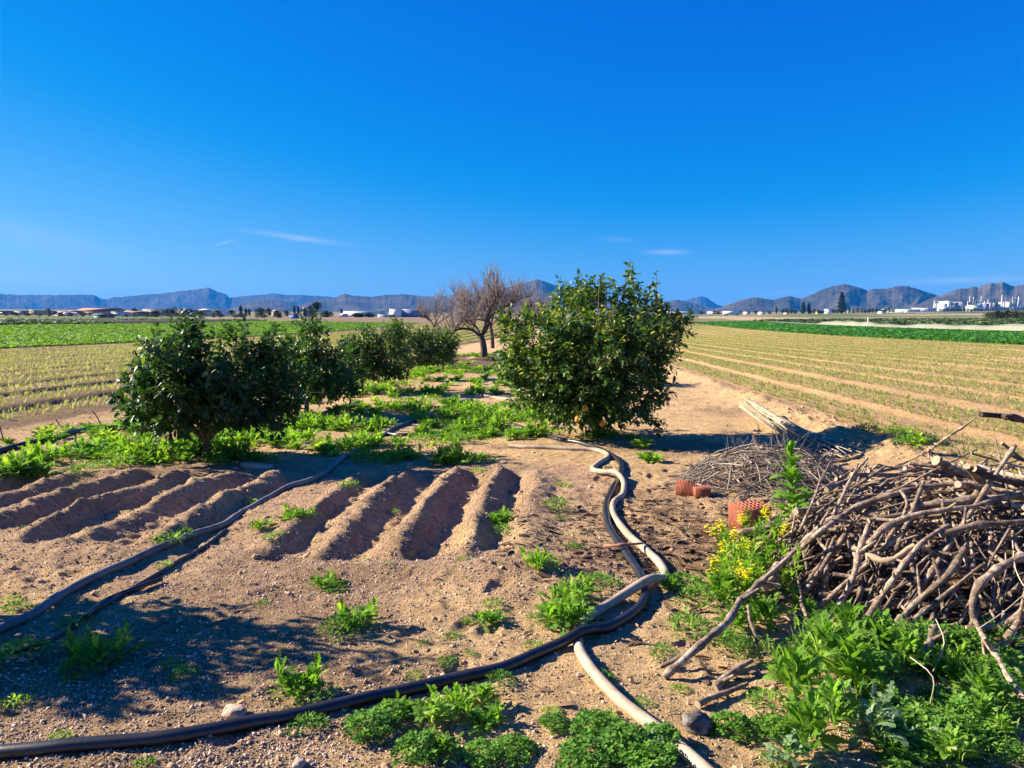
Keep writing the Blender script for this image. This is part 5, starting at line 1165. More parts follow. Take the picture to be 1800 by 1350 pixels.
# weed patches of the orchard strip: several clumps share one patch and one label
MW = 'weed clumps in the orchard strip'
PATCH = (
    (720, 655, 70, 12, 12, 'green weeds between the end of the left citrus row and the bare trees'), (800, 655, 80, 13, 14, 'bright weeds on the path in front of the gnarled bare tree'), (860, 655, 50, 12, 8, 'weeds close to the left side of the large citrus tree at the back'),
    (660, 688, 36, 10, 6, 'weeds at the foot of the third citrus tree'), (740, 690, 40, 8, 6, 'weeds on the path right of the fourth citrus tree'), (840, 685, 50, 10, 8, 'weeds on the path behind the pale half buried hose'),
    (800, 722, 60, 8, 8, 'weeds in the middle of the orchard path'), (700, 720, 40, 6, 5, 'weeds left of the grey hose on the orchard path'), (860, 735, 50, 14, 10, 'tall weeds on the path left of the large citrus tree'), (925, 735, 50, 14, 10, 'weeds at the left foot of the large citrus tree'), (930, 766, 45, 7, 6, 'weeds in front of the large citrus tree by the black hose'),
    (830, 765, 55, 9, 9, 'weeds in the middle of the path in front of the hose loop'), (780, 775, 40, 7, 5, 'weeds right of the grey hose where the path opens'), (635, 783, 60, 8, 9, 'bright weeds on the sand right of the first citrus tree'), (640, 755, 50, 9, 5, 'weeds in the shade of the second citrus tree'),
    (575, 745, 60, 9, 7, 'weeds around the trunk of the second citrus tree'), (500, 755, 60, 9, 8, 'weeds between the first and second citrus trees'), (430, 775, 60, 12, 8, 'weeds behind the trunk of the first citrus tree'), (410, 805, 70, 9, 8, 'shaded weeds right of the trunk of the first citrus tree'), (330, 800, 60, 12, 8, 'weeds around the trunk of the first citrus tree'), (240, 805, 55, 14, 9, 'tall bright weeds left of the first citrus tree'), (150, 805, 60, 12, 9, 'weeds between the left field hose and the first citrus tree'), (50, 825, 70, 14, 11, 'low dense weeds at the left edge behind the seed bed'), (240, 770, 40, 10, 4, 'yellowish weeds under the left side of the first citrus tree'),
    (690, 808, 50, 6, 5, 'scattered weeds in the shade behind the right seed bed'), (800, 812, 45, 5, 5, 'low weeds on the shaded sand behind the right seed bed'), (760, 735, 40, 6, 5, 'weeds around the bend of the grey hose'), (1045, 768, 28, 5, 3, 'weeds at the trunk of the large citrus tree'), (1620, 780, 26, 4, 3, 'green weeds at the edge of the right field near the thin branch'), (1560, 762, 40, 5, 3, 'weeds on the edge of the right field behind the canes'),
)
r_ = np.random.default_rng(77); FARW = []
for (px, py, sx_, sy_, n, lab) in PATCH:
    for k in range(int(n*1.6)):
        qx, qy = px+r_.normal()*sx_*.55, py+r_.normal()*sy_*.6
        b = hit(qx, qy); wm = r_.uniform(.26, .56); kd = r_.choice(['A', 'A', 'E', 'B'])
        if py < 742 and py not in (735, 688):
            FARW.append((b, wm/NAT[kd], random.random()*6.28, kd, random.randrange(5) % len(VAR[kd])))
        else: plant(kd, qx, qy, wm/ppm(b), lab, MW, .95)
mb = MB(); r_ = np.random.default_rng(78); cnt = 0
P = np.column_stack([-7.6+9*r_.random(2200), 8.8+30*r_.random(2200)**1.2, np.zeros(2200)]); k = (fbm(P[:, 0]/1.6, P[:, 1]/2.4, 401, 3) > .42) & (np.abs(P[:, 0]-.0) < 8); P = P[k & (P[:, 0] < 1.2)]; P[:, 2] = height(P[:, 0], P[:, 1])
P = P[in_view(P)]
wt = w_rocket(700, 24, .12, .12); Vt = np.concatenate(wt.V); Qt = np.concatenate(wt.Q); wt2 = w_mat(701, 60); V2 = np.concatenate(wt2.V); T2 = np.concatenate(wt2.T); Q2 = np.concatenate(wt2.Q)
half = r_.random(len(P)) < .5
scatter(mb, (Vt, None, Qt), P[half], upright(half.sum()), .5+.7*r_.random(half.sum())); scatter(mb, (V2, T2, Q2), P[~half], upright((~half).sum()), .6+.9*r_.random((~half).sum()))
for kd, fn in (('A', lambda k: w_rocket(600+k)), ('B', lambda k: w_mat(620+k)), ('E', lambda k: w_mat(680+k, 260, .2, .10, [LOB[1], OV, NAR[0]]))):
    for vk in range(len(VAR[kd])):
        sel = [f for f in FARW if f[3] == kd and f[4] == vk]
        if not sel: continue
        t_ = fn(vk); Vx = np.concatenate(t_.V); Tx = np.concatenate(t_.T) if t_.T else None; Qx = np.concatenate(t_.Q)
        scatter(mb, (Vx, Tx, Qx), np.array([f[0] for f in sel]), upright(len(sel)), np.array([f[1] for f in sel]))
stuff(mb.build('ground_weeds', MT['weed']))
# tiny sprouts over the near soil
mb = MB(); P = near_points(900, 10, lambda x, y: np.clip(ss(.5, .65, fbm(x/.8, y/.8, 411, 3)), 0, 1)*(x < 4.5)*.5); scatter(mb, (V2, T2, Q2), P, upright(len(P)), .10+.22*rng.random(len(P)))
stuff(mb.build('sprouts', MT['weed']))
# flowering weeds
def flowering(label, px, py, hgt, seed, flowers=True, stems=7, spread=.13):
    r = np.random.default_rng(seed); p = hit(px, py); root = thing('flowering_weed', label, 'weed', p, 0, 'yellow flowering weeds by the woodpile'); lv = MB(); fw = MB(); st = MB(); 
    for s in range(stems):
        c = np.array([r.normal()*spread, r.normal()*spread, 0]); h = hgt*(.6+.45*r.random()); ax_ = np.array([r.normal()*.2, r.normal()*.2, 1.]); n = 26; t = np.linspace(.02, .95, n)
        tube(st, [c, c+ax_*h*.5+r.normal(size=3)*.01, c+ax_*h], [.006, .004, .002], 5, False); P = c+ax_*(t*h)[:, None]; d = dirs(np.arange(n)*2.4+r.random()*6, np.radians(15+40*t+r.normal(size=n)*15)); add_leaves(lv, [LOB[0], NAR[0], LOB[1]], P, d, .12*(1.1-.6*t)*(.7+.5*r.random(n)), r)
        if flowers and r.random() < .75:
            k = 32; q = c+ax_*h+r.normal(size=(k, 3))*[.022, .022, .022]; a = r.random(k)*6.28; pet = (np.array([[0, 0, 0], [.5, .35, .1], [1, 0, .05], [.5, -.35, .1]]), None, np.array([[0, 3, 2, 1]]))
            fw = MB()
            for j in range(4): scatter(fw, pet, q, frames(dirs(a+j*1.57, r.normal(size=k)*.3)), .012+.006*r.random(k))
            fw.build('flower_cluster', MT['petal'], root)
    st.build('stem', MT['broad'], root); lv.build('leaves', MT['weed'], root)
flowering('feathery weed with yellow flowers in front of the large hollow brick', 1318, 990, .42, 1)
flowering('yellow flowering weed leaning towards the hoses left of the hollow brick', 1285, 1010, .30, 2, stems=5, spread=.1)
flowering('low yellow flowering weed at the left edge of the flowering clump', 1268, 1045, .2, 3, stems=4, spread=.06)
flowering('dense feathery weed between the hollow brick and the woodpile', 1365, 1000, .42, 4, False, 9)
flowering('feathery weed at the foot of the flowering clump', 1330, 1045, .34, 5, False, 9)
# tall leafy weed
p = hit(1392, 985); root = thing('tall_weed', 'tall single stemmed leafy weed standing left of the woodpile', 'weed', p); r = np.random.default_rng(8); hh = (985-792)*ppm(p)
ax_ = np.array([-.04, 0, 1.]); st = MB(); tube(st, [[0, 0, 0], ax_*hh*.5+[.015, 0, 0], ax_*hh*.97], [.010, .008, .004], 7); st.build('stem', simple('purple_stem', (.2, .13, .08), .6, .3), root)
lv = MB(); n = 64; t = np.linspace(.2, 1, n)**.8; P = ax_*(t*hh)[:, None]; d = dirs(np.arange(n)*2.4, np.radians(5+55*t**3+r.normal(size=n)*12)); add_leaves(lv, [BRD[0], BRD[2], LOB[1]], P, d, .27*(1.05-.6*t)*(.75+.4*r.random(n)), r, np.clip(.35+.25*r.random(n), 0, 1)); lv.build('leaves', MT['broad'], root)
# single flower and thin dry stalks in the foreground growth
p = hit(1555, 1165); root = thing('yellow_flower', 'single small yellow flower above the foreground leaves', 'flower', p); fw = MB(); zz = (1165-1140)*ppm(p)+.08
st = MB(); tube(st, [[0, 0, 0], [.01, 0, zz*.6], [0, 0, zz]], .002, 4); st.build('stem', MT['broad'], root)
for j in range(4): scatter(fw, (np.array([[0, 0, 0], [.5, .4, .1], [1, 0, .05], [.5, -.4, .1]]), None, np.array([[0, 3, 2, 1]])), np.array([[0, 0, zz]]), frames(dirs(np.array([j*1.57]), np.array([.2]))), np.array([.018]))
fw.build('petals', MT['petal'], root)
mb = MB()
for (a, b, c_) in (((1640, 1180, .05), (1660, 1130, .16), (1645, 1088, .24)), ((1720, 1105, .12), (1765, 1075, .2), (1800, 1045, .26)), ((1780, 950, .05), (1785, 1000, .12), (1800, 1030, .2)), ((1635, 1240, .04), (1640, 1190, .2), (1600, 1155, .22))):
    tube(mb, spline([hit(q[0], q[1], lambda x, y: surf(x, y)+q[2]) for q in (a, b, c_)], .04), .003, 4, rnd=.8)
stuff(mb.build('dry_stalks', MT['reed']))
# ------------------------------------------------------------------ far buildings and trees, each built where it stands
def far_root(name, label, cat, px, D, group=None):
    p = at(px, D); return thing(name, label, cat, p, YAW, group), p
def zpx(py, D): return CZ+(575-py)/F*D
def house(label, x0, x1, top, D, depth, wall, roof, eave=None, kind='gable', nwin=0, group=None, name='house', cat='building', door=False, two=False):
    c = (x0+x1)/2; root, p = far_root(name, label, cat, c, D, group); w = (x1-x0)/F*D; H = zpx(top, D)-p[2]; e = H*.68 if eave is None else zpx(eave, D)-p[2]
    m = MB(); box(m, -w/2, w/2, 0, depth, -1, e); m.build('wall', MT[wall], root)
    m = MB()
    if kind == 'gable': gable(m, -w/2-.3, w/2+.3, -.4, depth+.4, e+.003, H, 'x')
    elif kind == 'front': gable(m, -w/2-.3, w/2+.3, -.3, depth+.3, e+.003, H, 'y')
    elif kind == 'shed':
        V = [(-w/2-.2, -.3, e+.01), (w/2+.2, -.3, e+.01), (w/2+.2, depth+.2, e+.01), (-w/2-.2, depth+.2, e+.01), (-w/2-.2, -.3, e+.25), (w/2+.2, -.3, e+.25), (w/2+.2, depth+.2, H), (-w/2-.2, depth+.2, H)]
        m.add(V, None, [(0, 3, 2, 1), (4, 5, 6, 7), (0, 1, 5, 4), (1, 2, 6, 5), (2, 3, 7, 6), (3, 0, 4, 7)])
    else: box(m, -w/2-.15, w/2+.15, -.15, depth+.15, e+.003, H)
    m.build('roof', MT[roof], root)
    for k in range(nwin):
        x = -w/2+w*(k+.5)/nwin
        for zz in ((.25, .5), (.62, .85)) if two else ((.35, .7),):
            m = MB(); box(m, x-min(.6, w/nwin*.25), x+min(.6, w/nwin*.25), -.05, .02, e*zz[0], e*zz[1]); m.build('window', MT['glass'], root)
    if door: m = MB(); box(m, w*.12, w*.42, -.06, .02, -.3, e*.72); m.build('door', MT['glass'], root)
    return root
TG = 'buildings of the town beyond the left field'
house('long grey industrial shed with a dark roof at the left edge', -40, 21, 543.5, 400, 30, 'greyw', 'darkroof', 547.5, 'shed', 0, TG, 'industrial_shed', 'shed', True)
house('lower grey industrial shed with small dark door right of the long shed', 21.5, 52, 545, 402, 24, 'greyw', 'darkroof', 547, 'shed', 2, TG, 'industrial_shed', 'shed')
house('narrow ochre house beside the grey sheds', 53, 67.5, 545, 395, 14, 'ochre', 'cream_w', 546.5, 'flat', 2, TG, two=True)
house('brown house with a dark roof left of the palm', 68, 82, 546, 405, 12, 'brownw', 'tile', 549, 'gable', 2, TG)
house('house with a red tiled roof right of the palm', 94, 112, 547, 410, 12, 'cream_w', 'tile', 551.5, 'gable', 2, TG)
house('small white gabled house in front of the red roofs', 111, 121, 548.5, 370, 9, 'white', 'white', 552, 'front', 1, TG)
house('low white wall building under the red roofs', 97, 110.5, 553.5, 360, 8, 'white', 'poly', 554.5, 'flat', 0, TG)
house('long terrace of houses under one broad clay tile roof', 126, 192, 541, 440, 26, 'cream_w', 'tile', 548, 'gable', 9, TG, 'terrace')
house('brown house stepped in front of the long terrace', 113, 129, 545.5, 425, 12, 'brownw', 'tile', 549, 'gable', 2, TG)
house('white house with a flat roof right of the long terrace', 197, 214, 548, 370, 10, 'white', 'offwhite', 550, 'flat', 3, TG)
house('red tiled house in the middle of the town', 214, 231, 545.5, 400, 12, 'offwhite', 'tile', 550, 'gable', 3, TG)
house('wide clay roofed house with reddish walls', 219, 250, 547, 385, 12, 'brownw', 'tile', 550.5, 'gable', 3, TG)
house('low building with a pale cream roof among dark trees', 252, 291, 543.8, 430, 20, 'greyw', 'cream_w', 546, 'flat', 4, TG)
house('brown apartment block with window rows near the tall trees', 312, 325, 543.5, 430, 14, 'brownw', 'tile', 545, 'flat', 3, TG, 'apartment_block', two=True)
house('ochre apartment block beside the brown one', 326, 340, 544.5, 432, 14, 'ochre', 'tile', 546.5, 'gable', 3, TG, 'apartment_block', two=True)
house('long low house with orange roof right of the apartment blocks', 341, 360, 544, 440, 14, 'cream_w', 'ochre', 547, 'gable', 3, TG)
house('white flat roofed hall seen above the first citrus tree', 355, 386, 543.5, 470, 18, 'white', 'poly', 545.5, 'flat', 0, TG)
house('pale house half hidden by trees left of the blue shed', 478, 487, 545, 420, 9, 'cream_w', 'offwhite', 547, 'gable', 1, TG)
house('white house among trees right of the blue shed', 531, 541, 539.5, 430, 9, 'white', 'tile', 542, 'gable', 1, TG)
house('small white shed right of the tall round tree', 598, 607, 551, 420, 8, 'offwhite', 'white', 553, 'gable', 0, TG)
house('small blue fronted shed with a rusty roof at the far edge of the lettuce', 509, 526, 550, 300, 4, 'bluep', 'rust', 553, 'front', 0, None, 'field_shed', 'shed')
house('long pale greenhouse roof left of the white warehouse', 603, 668, 545.5, 520, 30, 'poly', 'poly', 548, 'shed', 0, None, 'greenhouse', 'greenhouse')
r0 = house('white cube end of the big warehouse', 685, 704, 543.5, 430, 26, 'white', 'white', 544.5, 'flat', 0, None, 'warehouse', 'warehouse')
house('long side of the big white warehouse, shade painted blue grey, behind its white cube end', 704.4, 741, 544, 436, 30, 'bluegrey', 'white', 546, 'flat', 0, None, 'warehouse', 'warehouse', False)  # white wall in shade: the shade is put in as blue grey
house('low pale outbuilding left of the white warehouse', 664, 684, 553, 425, 8, 'offwhite', 'white', 554.5, 'flat', 2, None, 'outbuilding', 'building')
house('dark green sheeted shelter on the far edge of the left lettuce field', 160, 189, 551, 260, 5, 'greens', 'darkroof', 555.5, 'gable', 0, None, 'shelter', 'shelter')
for (a, b, t, D, lab) in ((1165, 1242, 545.8, 1000, 'long greenhouse roof left of the white trailer'), (1243, 1292, 546.3, 1050, 'long greenhouse roof above the white trailer'), (1580, 1617, 542, 1250, 'greenhouse roofs left of the industrial plant'), (1500, 1560, 543, 1300, 'greenhouse roofs below the middle of the right hills')):
    house(lab, a, b, t, D, 60, 'poly', 'poly', t+2, 'shed', 0, 'greenhouses below the right hills', 'greenhouse', 'greenhouse')
for (a, b, t, D, w, rf, lab) in ((1336, 1344, 547.5, 800, 'white', 'tile', 'small white house in the middle of the right plain'), (1437, 1443, 545, 850, 'cream_w', 'tile', 'cream house by the round trees left of the tall conifer'), (1452, 1461, 543.5, 900, 'white', 'white', 'white house just left of the tall conifer'), (1310, 1318, 547.5, 850, 'offwhite', 'tile', 'pale house between the trailer and the small white house'), (1381, 1386, 549, 800, 'ochre', 'tile', 'tiny ochre hut on the bare strip left of the conifers'), (1548, 1553, 547, 800, 'white', 'white', 'tiny white hut on the far road')):
    house(lab, a, b, t, D, 8, w, rf, None, 'gable', 1, 'scattered houses on the right plain')
# trailer and van
root, p = far_root('trailer', 'white box trailer parked beyond the right field', 'trailer', 1286.5, 600); w = 30/F*600; H = zpx(549, 600)-p[2]
m = MB(); box(m, -w/2, w/2, 0, 2.5, .9, max(3.6, H)); m.build('box_body', MT['white'], root)
for x in (-w*.38, -w*.28, w*.3):
    m = MB(); tube(m, [[x, .1, .5], [x, 2.4, .5]], .5, 14); m.build('wheel', MT['darkp'], root)
m = MB(); box(m, -w/2+.1, w/2-.1, .2, 2.3, .7, .895); m.build('chassis', MT['steel'], root)
root, p = far_root('van', 'white van on the far road in front of the plant', 'van', 1596, 800)
m = MB(); box(m, -3.4, 1.6, 0, 2.1, .5, 3.0); V = [(1.603, 0, .5), (3.6, 0, .5), (3.6, 2.1, .5), (1.603, 2.1, .5), (1.603, 0, 3.0), (2.2, 0, 2.7), (2.2, 2.1, 2.7), (1.603, 2.1, 3.0)]
m.add(V, None, [(0, 3, 2, 1), (0, 1, 5, 4), (1, 2, 6, 5), (2, 3, 7, 6), (4, 5, 6, 7)]); m.build('body', MT['white'], root)
for x in (-2.2, 2.4):
    m = MB(); tube(m, [[x, -.05, .45], [x, 2.15, .45]], .45, 14); m.build('wheel', MT['darkp'], root)
m = MB(); V = [(2.35, -.02, 1.5), (3.1, -.02, 1.5), (2.3, -.02, 2.5), (1.8, -.02, 2.5)]; m.add(V+[(a, .01, c) for a, b, c in V], None, [(0, 1, 2, 3), (0, 4, 5, 1), (1, 5, 6, 2), (2, 6, 7, 3), (3, 7, 4, 0)]); m.build('window', MT['glass'], root)
root, p = far_root('car', 'small bluish car beside the white van on the far road', 'car', 1606, 800)
m = MB(); V = []; prof = [(-2.1, .4), (-2.1, .9), (-1.2, 1.0), (-.6, 1.5), (.7, 1.5), (1.4, 1.0), (2.1, .85), (2.1, .4)]
V = [(x, y, z) for y in (0, 1.7) for x, z in prof]; n = len(prof); m.add(V, None, [(k, (k+1) % n, n+(k+1) % n, n+k) for k in range(n)]+[(0, 7, 6, 1), (1, 6, 5, 2), (2, 5, 4, 3), (8, 9, 14, 15), (9, 10, 13, 14), (10, 11, 12, 13)]); m.build('body', MT['bluegrey'], root)
for x in (-1.3, 1.3):
    m = MB(); tube(m, [[x, -.03, .33], [x, 1.73, .33]], .33, 12); m.build('wheel', MT['darkp'], root)
# ---- trees far off
def far_tree(label, px, top, wpx, D, kind='round', name='far_tree', group=None, mat='farleaf', seed=0, base=None):
    r = np.random.default_rng(int(px*7)+seed); root, p = far_root(name, label, 'tree', px, D, group); H = max(1.2, zpx(top, D)-p[2]); w = wpx/F*D
    tr = MB(); tube(tr, [[0, 0, -.3], [.05, 0, H*.3], [0, 0, H*.7]], [max(.12, H*.03), H*.022+.05, .05], 7); tr.build('trunk', MT['bark2'], root, smooth=True)
    n = {'round': 520, 'cone': 760, 'cypress': 420, 'palm': 300, 'pine': 560, 'bush': 480}[kind]; m = MB(); u = unit(r.normal(size=(n, 3))); q = r.random(n)**.4
    lump = .75+.5*vn(u[:, 0]*2.2+seed, u[:, 1]*2.2+u[:, 2]*3.1, int(px)); q = q*lump
    if kind == 'round': P = u*q[:, None]*[w/2, w/2, H*.42]+[0, 0, H*.58]
    elif kind == 'bush': P = u*q[:, None]*[w/2, w/2.4, H*.55]+[0, 0, H*.5]; P[:, 2] = np.maximum(P[:, 2], .1)
    elif kind == 'pine': P = u*q[:, None]*[w/2, w/2, H*.26]+[0, 0, H*.74]
    elif kind == 'palm': P = u*q[:, None]*[w/2, w/2, H*.42]+[0, 0, H*.57]
    else:
        t = r.random(n)**.8; a = r.random(n)*6.28; rad = (w/2)*((1-t)**.75*(.65+.35*np.sin(t*38+a*.5)) if kind == 'cone' else np.sin(np.pi*np.clip(t*.9+.08, 0, 1))**.6)*(.45+.55*r.random(n)**.5); P = np.stack([np.cos(a)*rad, np.sin(a)*rad, H*(.06+.95*t)], -1)
    S = max(H, w)*(.055+.06*r.random(n)); scatter(m, TRI, P, frames(unit(u+[0, 0, .2])), S, np.clip(r.random(n)*.8+.25*(P[:, 2]/H-.5), 0, 1)); m.build('crown', MT[mat], root); return root
far_tree('shaggy palm standing alone in front of the town', 87, 541, 11, 300, 'palm', 'palm_tree', None, 'olive')
TT = 'dark trees around the town'
for (px, top, w, D, k, lab) in ((24, 554, 10, 380, 'bush', 'low bush before the grey sheds'), (48, 553.5, 8, 380, 'bush', 'low dark bush before the ochre house'), (238, 541.5, 12, 440, 'round', 'round green tree above the red roofs'), (275, 547, 22, 400, 'round', 'broad olive green tree in front of the pale roofed building'), (302, 542.5, 20, 420, 'round', 'dark rounded tree left of the apartment blocks'), (296, 546, 14, 415, 'bush', 'dark bush under the rounded tree'), (338, 544, 3.4, 415, 'cypress', 'slim cypress in front of the apartment blocks'), (352, 549, 22, 400, 'bush', 'dark bushes right of the apartment blocks'),
    (384, 545.5, 14, 400, 'round', 'round tree right of the white hall'), (424, 537.5, 7, 500, 'round', 'palm like tree standing above the other trees'), (408, 545, 16, 410, 'round', 'dark tree group behind the first citrus tree'), (433, 542.5, 6, 430, 'round', 'small tree right of the palm like tree'), (439, 543, 5, 430, 'round', 'slim tree beside the broad dark tree'), (425, 551, 22, 380, 'bush', 'yellowish bush under the broad dark tree'), (459, 541.5, 24, 410, 'round', 'broad dark tree left of the lattice mast'), (474, 542, 12, 415, 'round', 'dark tree right of the broad dark tree'), (488, 546, 16, 400, 'bush', 'low trees under the lattice mast'), (505, 546, 14, 410, 'round', 'dark tree just left of the blue shed'),
    (518, 539, 3.2, 420, 'cypress', 'first slim cypress behind the blue shed'), (525, 540, 3.2, 425, 'cypress', 'second slim cypress behind the blue shed'), (536, 542, 18, 405, 'round', 'dark tree mass right of the blue shed'), (546, 538, 4, 415, 'cypress', 'cypress left of the tall round tree'), (557, 532, 20, 420, 'pine', 'tall umbrella pine above the dark trees'), (551, 544, 22, 400, 'bush', 'dark undergrowth below the umbrella pine'), (601, 543.5, 4, 430, 'cypress', 'lone cypress left of the long greenhouse'), (630, 551, 26, 410, 'bush', 'bushes in front of the long greenhouse'), (650, 550.5, 20, 410, 'bush', 'bushes left of the low outbuilding'), (575, 548, 26, 410, 'bush', 'dark shrubs left of the lone cypress'), (745, 553, 20, 400, 'bush', 'shrubs at the right end of the warehouse'), (692, 556, 6, 400, 'bush', 'tiny bush before the white warehouse')):
    far_tree(lab, px, top, w, D, k, 'far_tree' if k != 'cypress' else 'cypress', TT)
for k in range(26):
    far_tree('low dark bush in the hedge line in front of the town', 12+k*19+5*math.sin(k*3.1), 551.5+1.8*math.sin(k*1.9), 9+6*abs(math.sin(k*2.3)), 345, 'bush', 'far_tree', TT, 'farleaf' if k % 3 else 'olive', k)
RT = 'trees on the plain below the right hills'
far_tree('tall dark conifer standing above everything on the right plain', 1478, 515.5, 18, 800, 'cone', 'conifer', RT)
far_tree('pair like dark conifer left of the tall one, the broader', 1411, 531.5, 12, 800, 'cone', 'conifer', RT)
far_tree('slim dark conifer just right of the broader one', 1421, 533.5, 5, 800, 'cypress', 'conifer', RT)
far_tree('small palm like tree at the left of the right plain', 1364, 539, 5, 850, 'palm', 'far_tree', RT)
for k, px in enumerate(list(range(1376, 1404, 7))+list(range(1424, 1450, 7))):
    far_tree('dark round tree in the belt left of the tall conifer', px, 544.5+1.5*math.sin(k*2.1), 10, 820+k*3, 'round', 'far_tree', RT, seed=k)
for k, px in enumerate(range(1464, 1572, 7)):
    far_tree('dark round tree in the belt right of the tall conifer', px, 543+1.2*math.sin(k*1.7), 10, 830+k*3, 'round', 'far_tree', RT, seed=k)
for k, px in enumerate(range(1652, 1728, 6)):
    far_tree('dark tree in the row in front of the industrial plant', px, 542.5+1.4*math.sin(k*2.3), 6, 1150, 'round', 'far_tree', RT, seed=k)
for k, px in enumerate((1215, 1232, 1255, 1262, 1300, 1314, 1328, 1352)):
    far_tree('low dark tree along the greenhouses at the far middle', px, 546.5+.8*math.sin(k*2.7), 9, 900, 'bush', 'far_tree', RT, seed=k)
for k, (px, top, w) in enumerate(((1737, 549.5, 20), (1752, 546, 26), (1770, 544.5, 24), (1785, 545.5, 20), (1797, 548, 18), (1762, 551, 30), (1779, 552, 26))):
    far_tree('grey green olive tree in the clump at the right edge of the plain', px, top, w, 185+k*2, 'bush', 'olive_tree', 'olive trees at the right edge', 'olive', k)
# ---- masts and poles
root, p = far_root('lattice_mast', 'thin lattice mast above the trees left of the blue shed', 'mast', 493, 700); H = zpx(527, 700)-p[2]; m = MB()
for a in range(3): c = np.array([math.cos(a*2.09)*.7, math.sin(a*2.09)*.7]); tube(m, [[*c, 0], [*(c*.35), H]], .09, 5)
for k in range(9):
    z0, z1 = H*k/9, H*(k+1)/9; s0, s1 = .7-.45*k/9, .7-.45*(k+1)/9
    for a in range(3): tube(m, [[math.cos(a*2.09)*s0, math.sin(a*2.09)*s0, z0], [math.cos(a*2.09+2.09)*s1, math.sin(a*2.09+2.09)*s1, z1]], .05, 4, False)
m.build('lattice', MT['pole'], root)
for (px, top, D, lab) in ((1512, 536, 700, 'pole in front of the right hills'), (1536, 542, 720, 'shorter pole right of it below the hills'), (1570, 536, 700, 'tall pole between the conifer and the plant'), (1629, 538, 760, 'thin pole left of the plant'), (1652, 531, 760, 'tall pole in front of the plant silos'), (1691, 536, 760, 'pole in front of the blue grey plant hall'), (1703, 538, 760, 'pole before the plant towers'), (235, 549, 300, 'thin pole in front of the red roofs'), (286, 548, 300, 'thin pole near the dark rounded tree'), (327, 541.5, 320, 'thin pole in front of the apartment blocks'), (119, 543, 380, 'thin pole above the white gabled house')):
    root, p = far_root('utility_pole', lab, 'pole', px, D, 'utility poles'); H = zpx(top, D)-p[2]; m = MB(); tube(m, [[0, 0, -.3], [0, 0, H]], [.2, .12], 8); m.build('shaft', MT['pole'], root); m = MB(); box(m, -.9, .9, -.08, .08, H*.93, H*.93+.18); m.build('crossarm', MT['pole'], root)
# ---- industrial plant
D = 1500; PG = 'buildings of the industrial plant'
for (a, b, t, w, rf, kind, lab) in ((1615, 1645, 541, 'offwhite', 'white', 'shed', 'long low white roofed hall at the left of the plant'), (1655, 1663, 534, 'white', 'white', 'flat', 'stepped white block of the plant'), (1663.5, 1670, 529.5, 'white', 'white', 'flat', 'tall white block with a bright top in the plant'), (1656, 1668, 539.5, 'offwhite', 'white', 'flat', 'low white block in front of the tall one'),
    (1671, 1683, 532, 'bluegrey', 'steel', 'flat', 'blue grey hall of the plant'), (1683.5, 1697, 530, 'greyw', 'darkroof', 'flat', 'dark steel framed block of the plant'), (1699, 1727.5, 542, 'cream_w', 'steel', 'flat', 'long low base building under the plant towers'), (1737, 1742, 532.5, 'steel2', 'steel', 'flat', 'narrow tan block right of the green hall'), (1742.5, 1752, 531.5, 'greyw', 'darkroof', 'flat', 'dark grey block in the middle of the towers'), (1752.5, 1757, 535, 'steel2', 'steel', 'flat', 'tan block left of the tallest tower'), (1757.5, 1768, 540, 'cream_w', 'steel', 'flat', 'low cream block under the tallest tower'), (1770, 1777, 531, 'steel', 'white', 'flat', 'pale block left of the right hand towers'), (1777.5, 1783, 534.5, 'steel2', 'steel', 'flat', 'tan block among the right hand towers'), (1784, 1800, 539, 'cream_w', 'white', 'flat', 'low cream block at the right edge of the plant'), (1728, 1736.5, 534, 'bluegrey', 'steel', 'flat', 'small blue grey block right of the green hall')):
    house(lab, a, b, t, D+(10 if a > 1700 else 0), 30, w, rf, t+1.0, kind, 3 if b-a > 9 else 0, PG, 'plant_building')
house('pale green hall at the foot of the plant towers', 1705, 1727, 536.5, D-25, 18, 'palegreen', 'palegreen', 538.5, 'gable', 0, PG, 'plant_building')
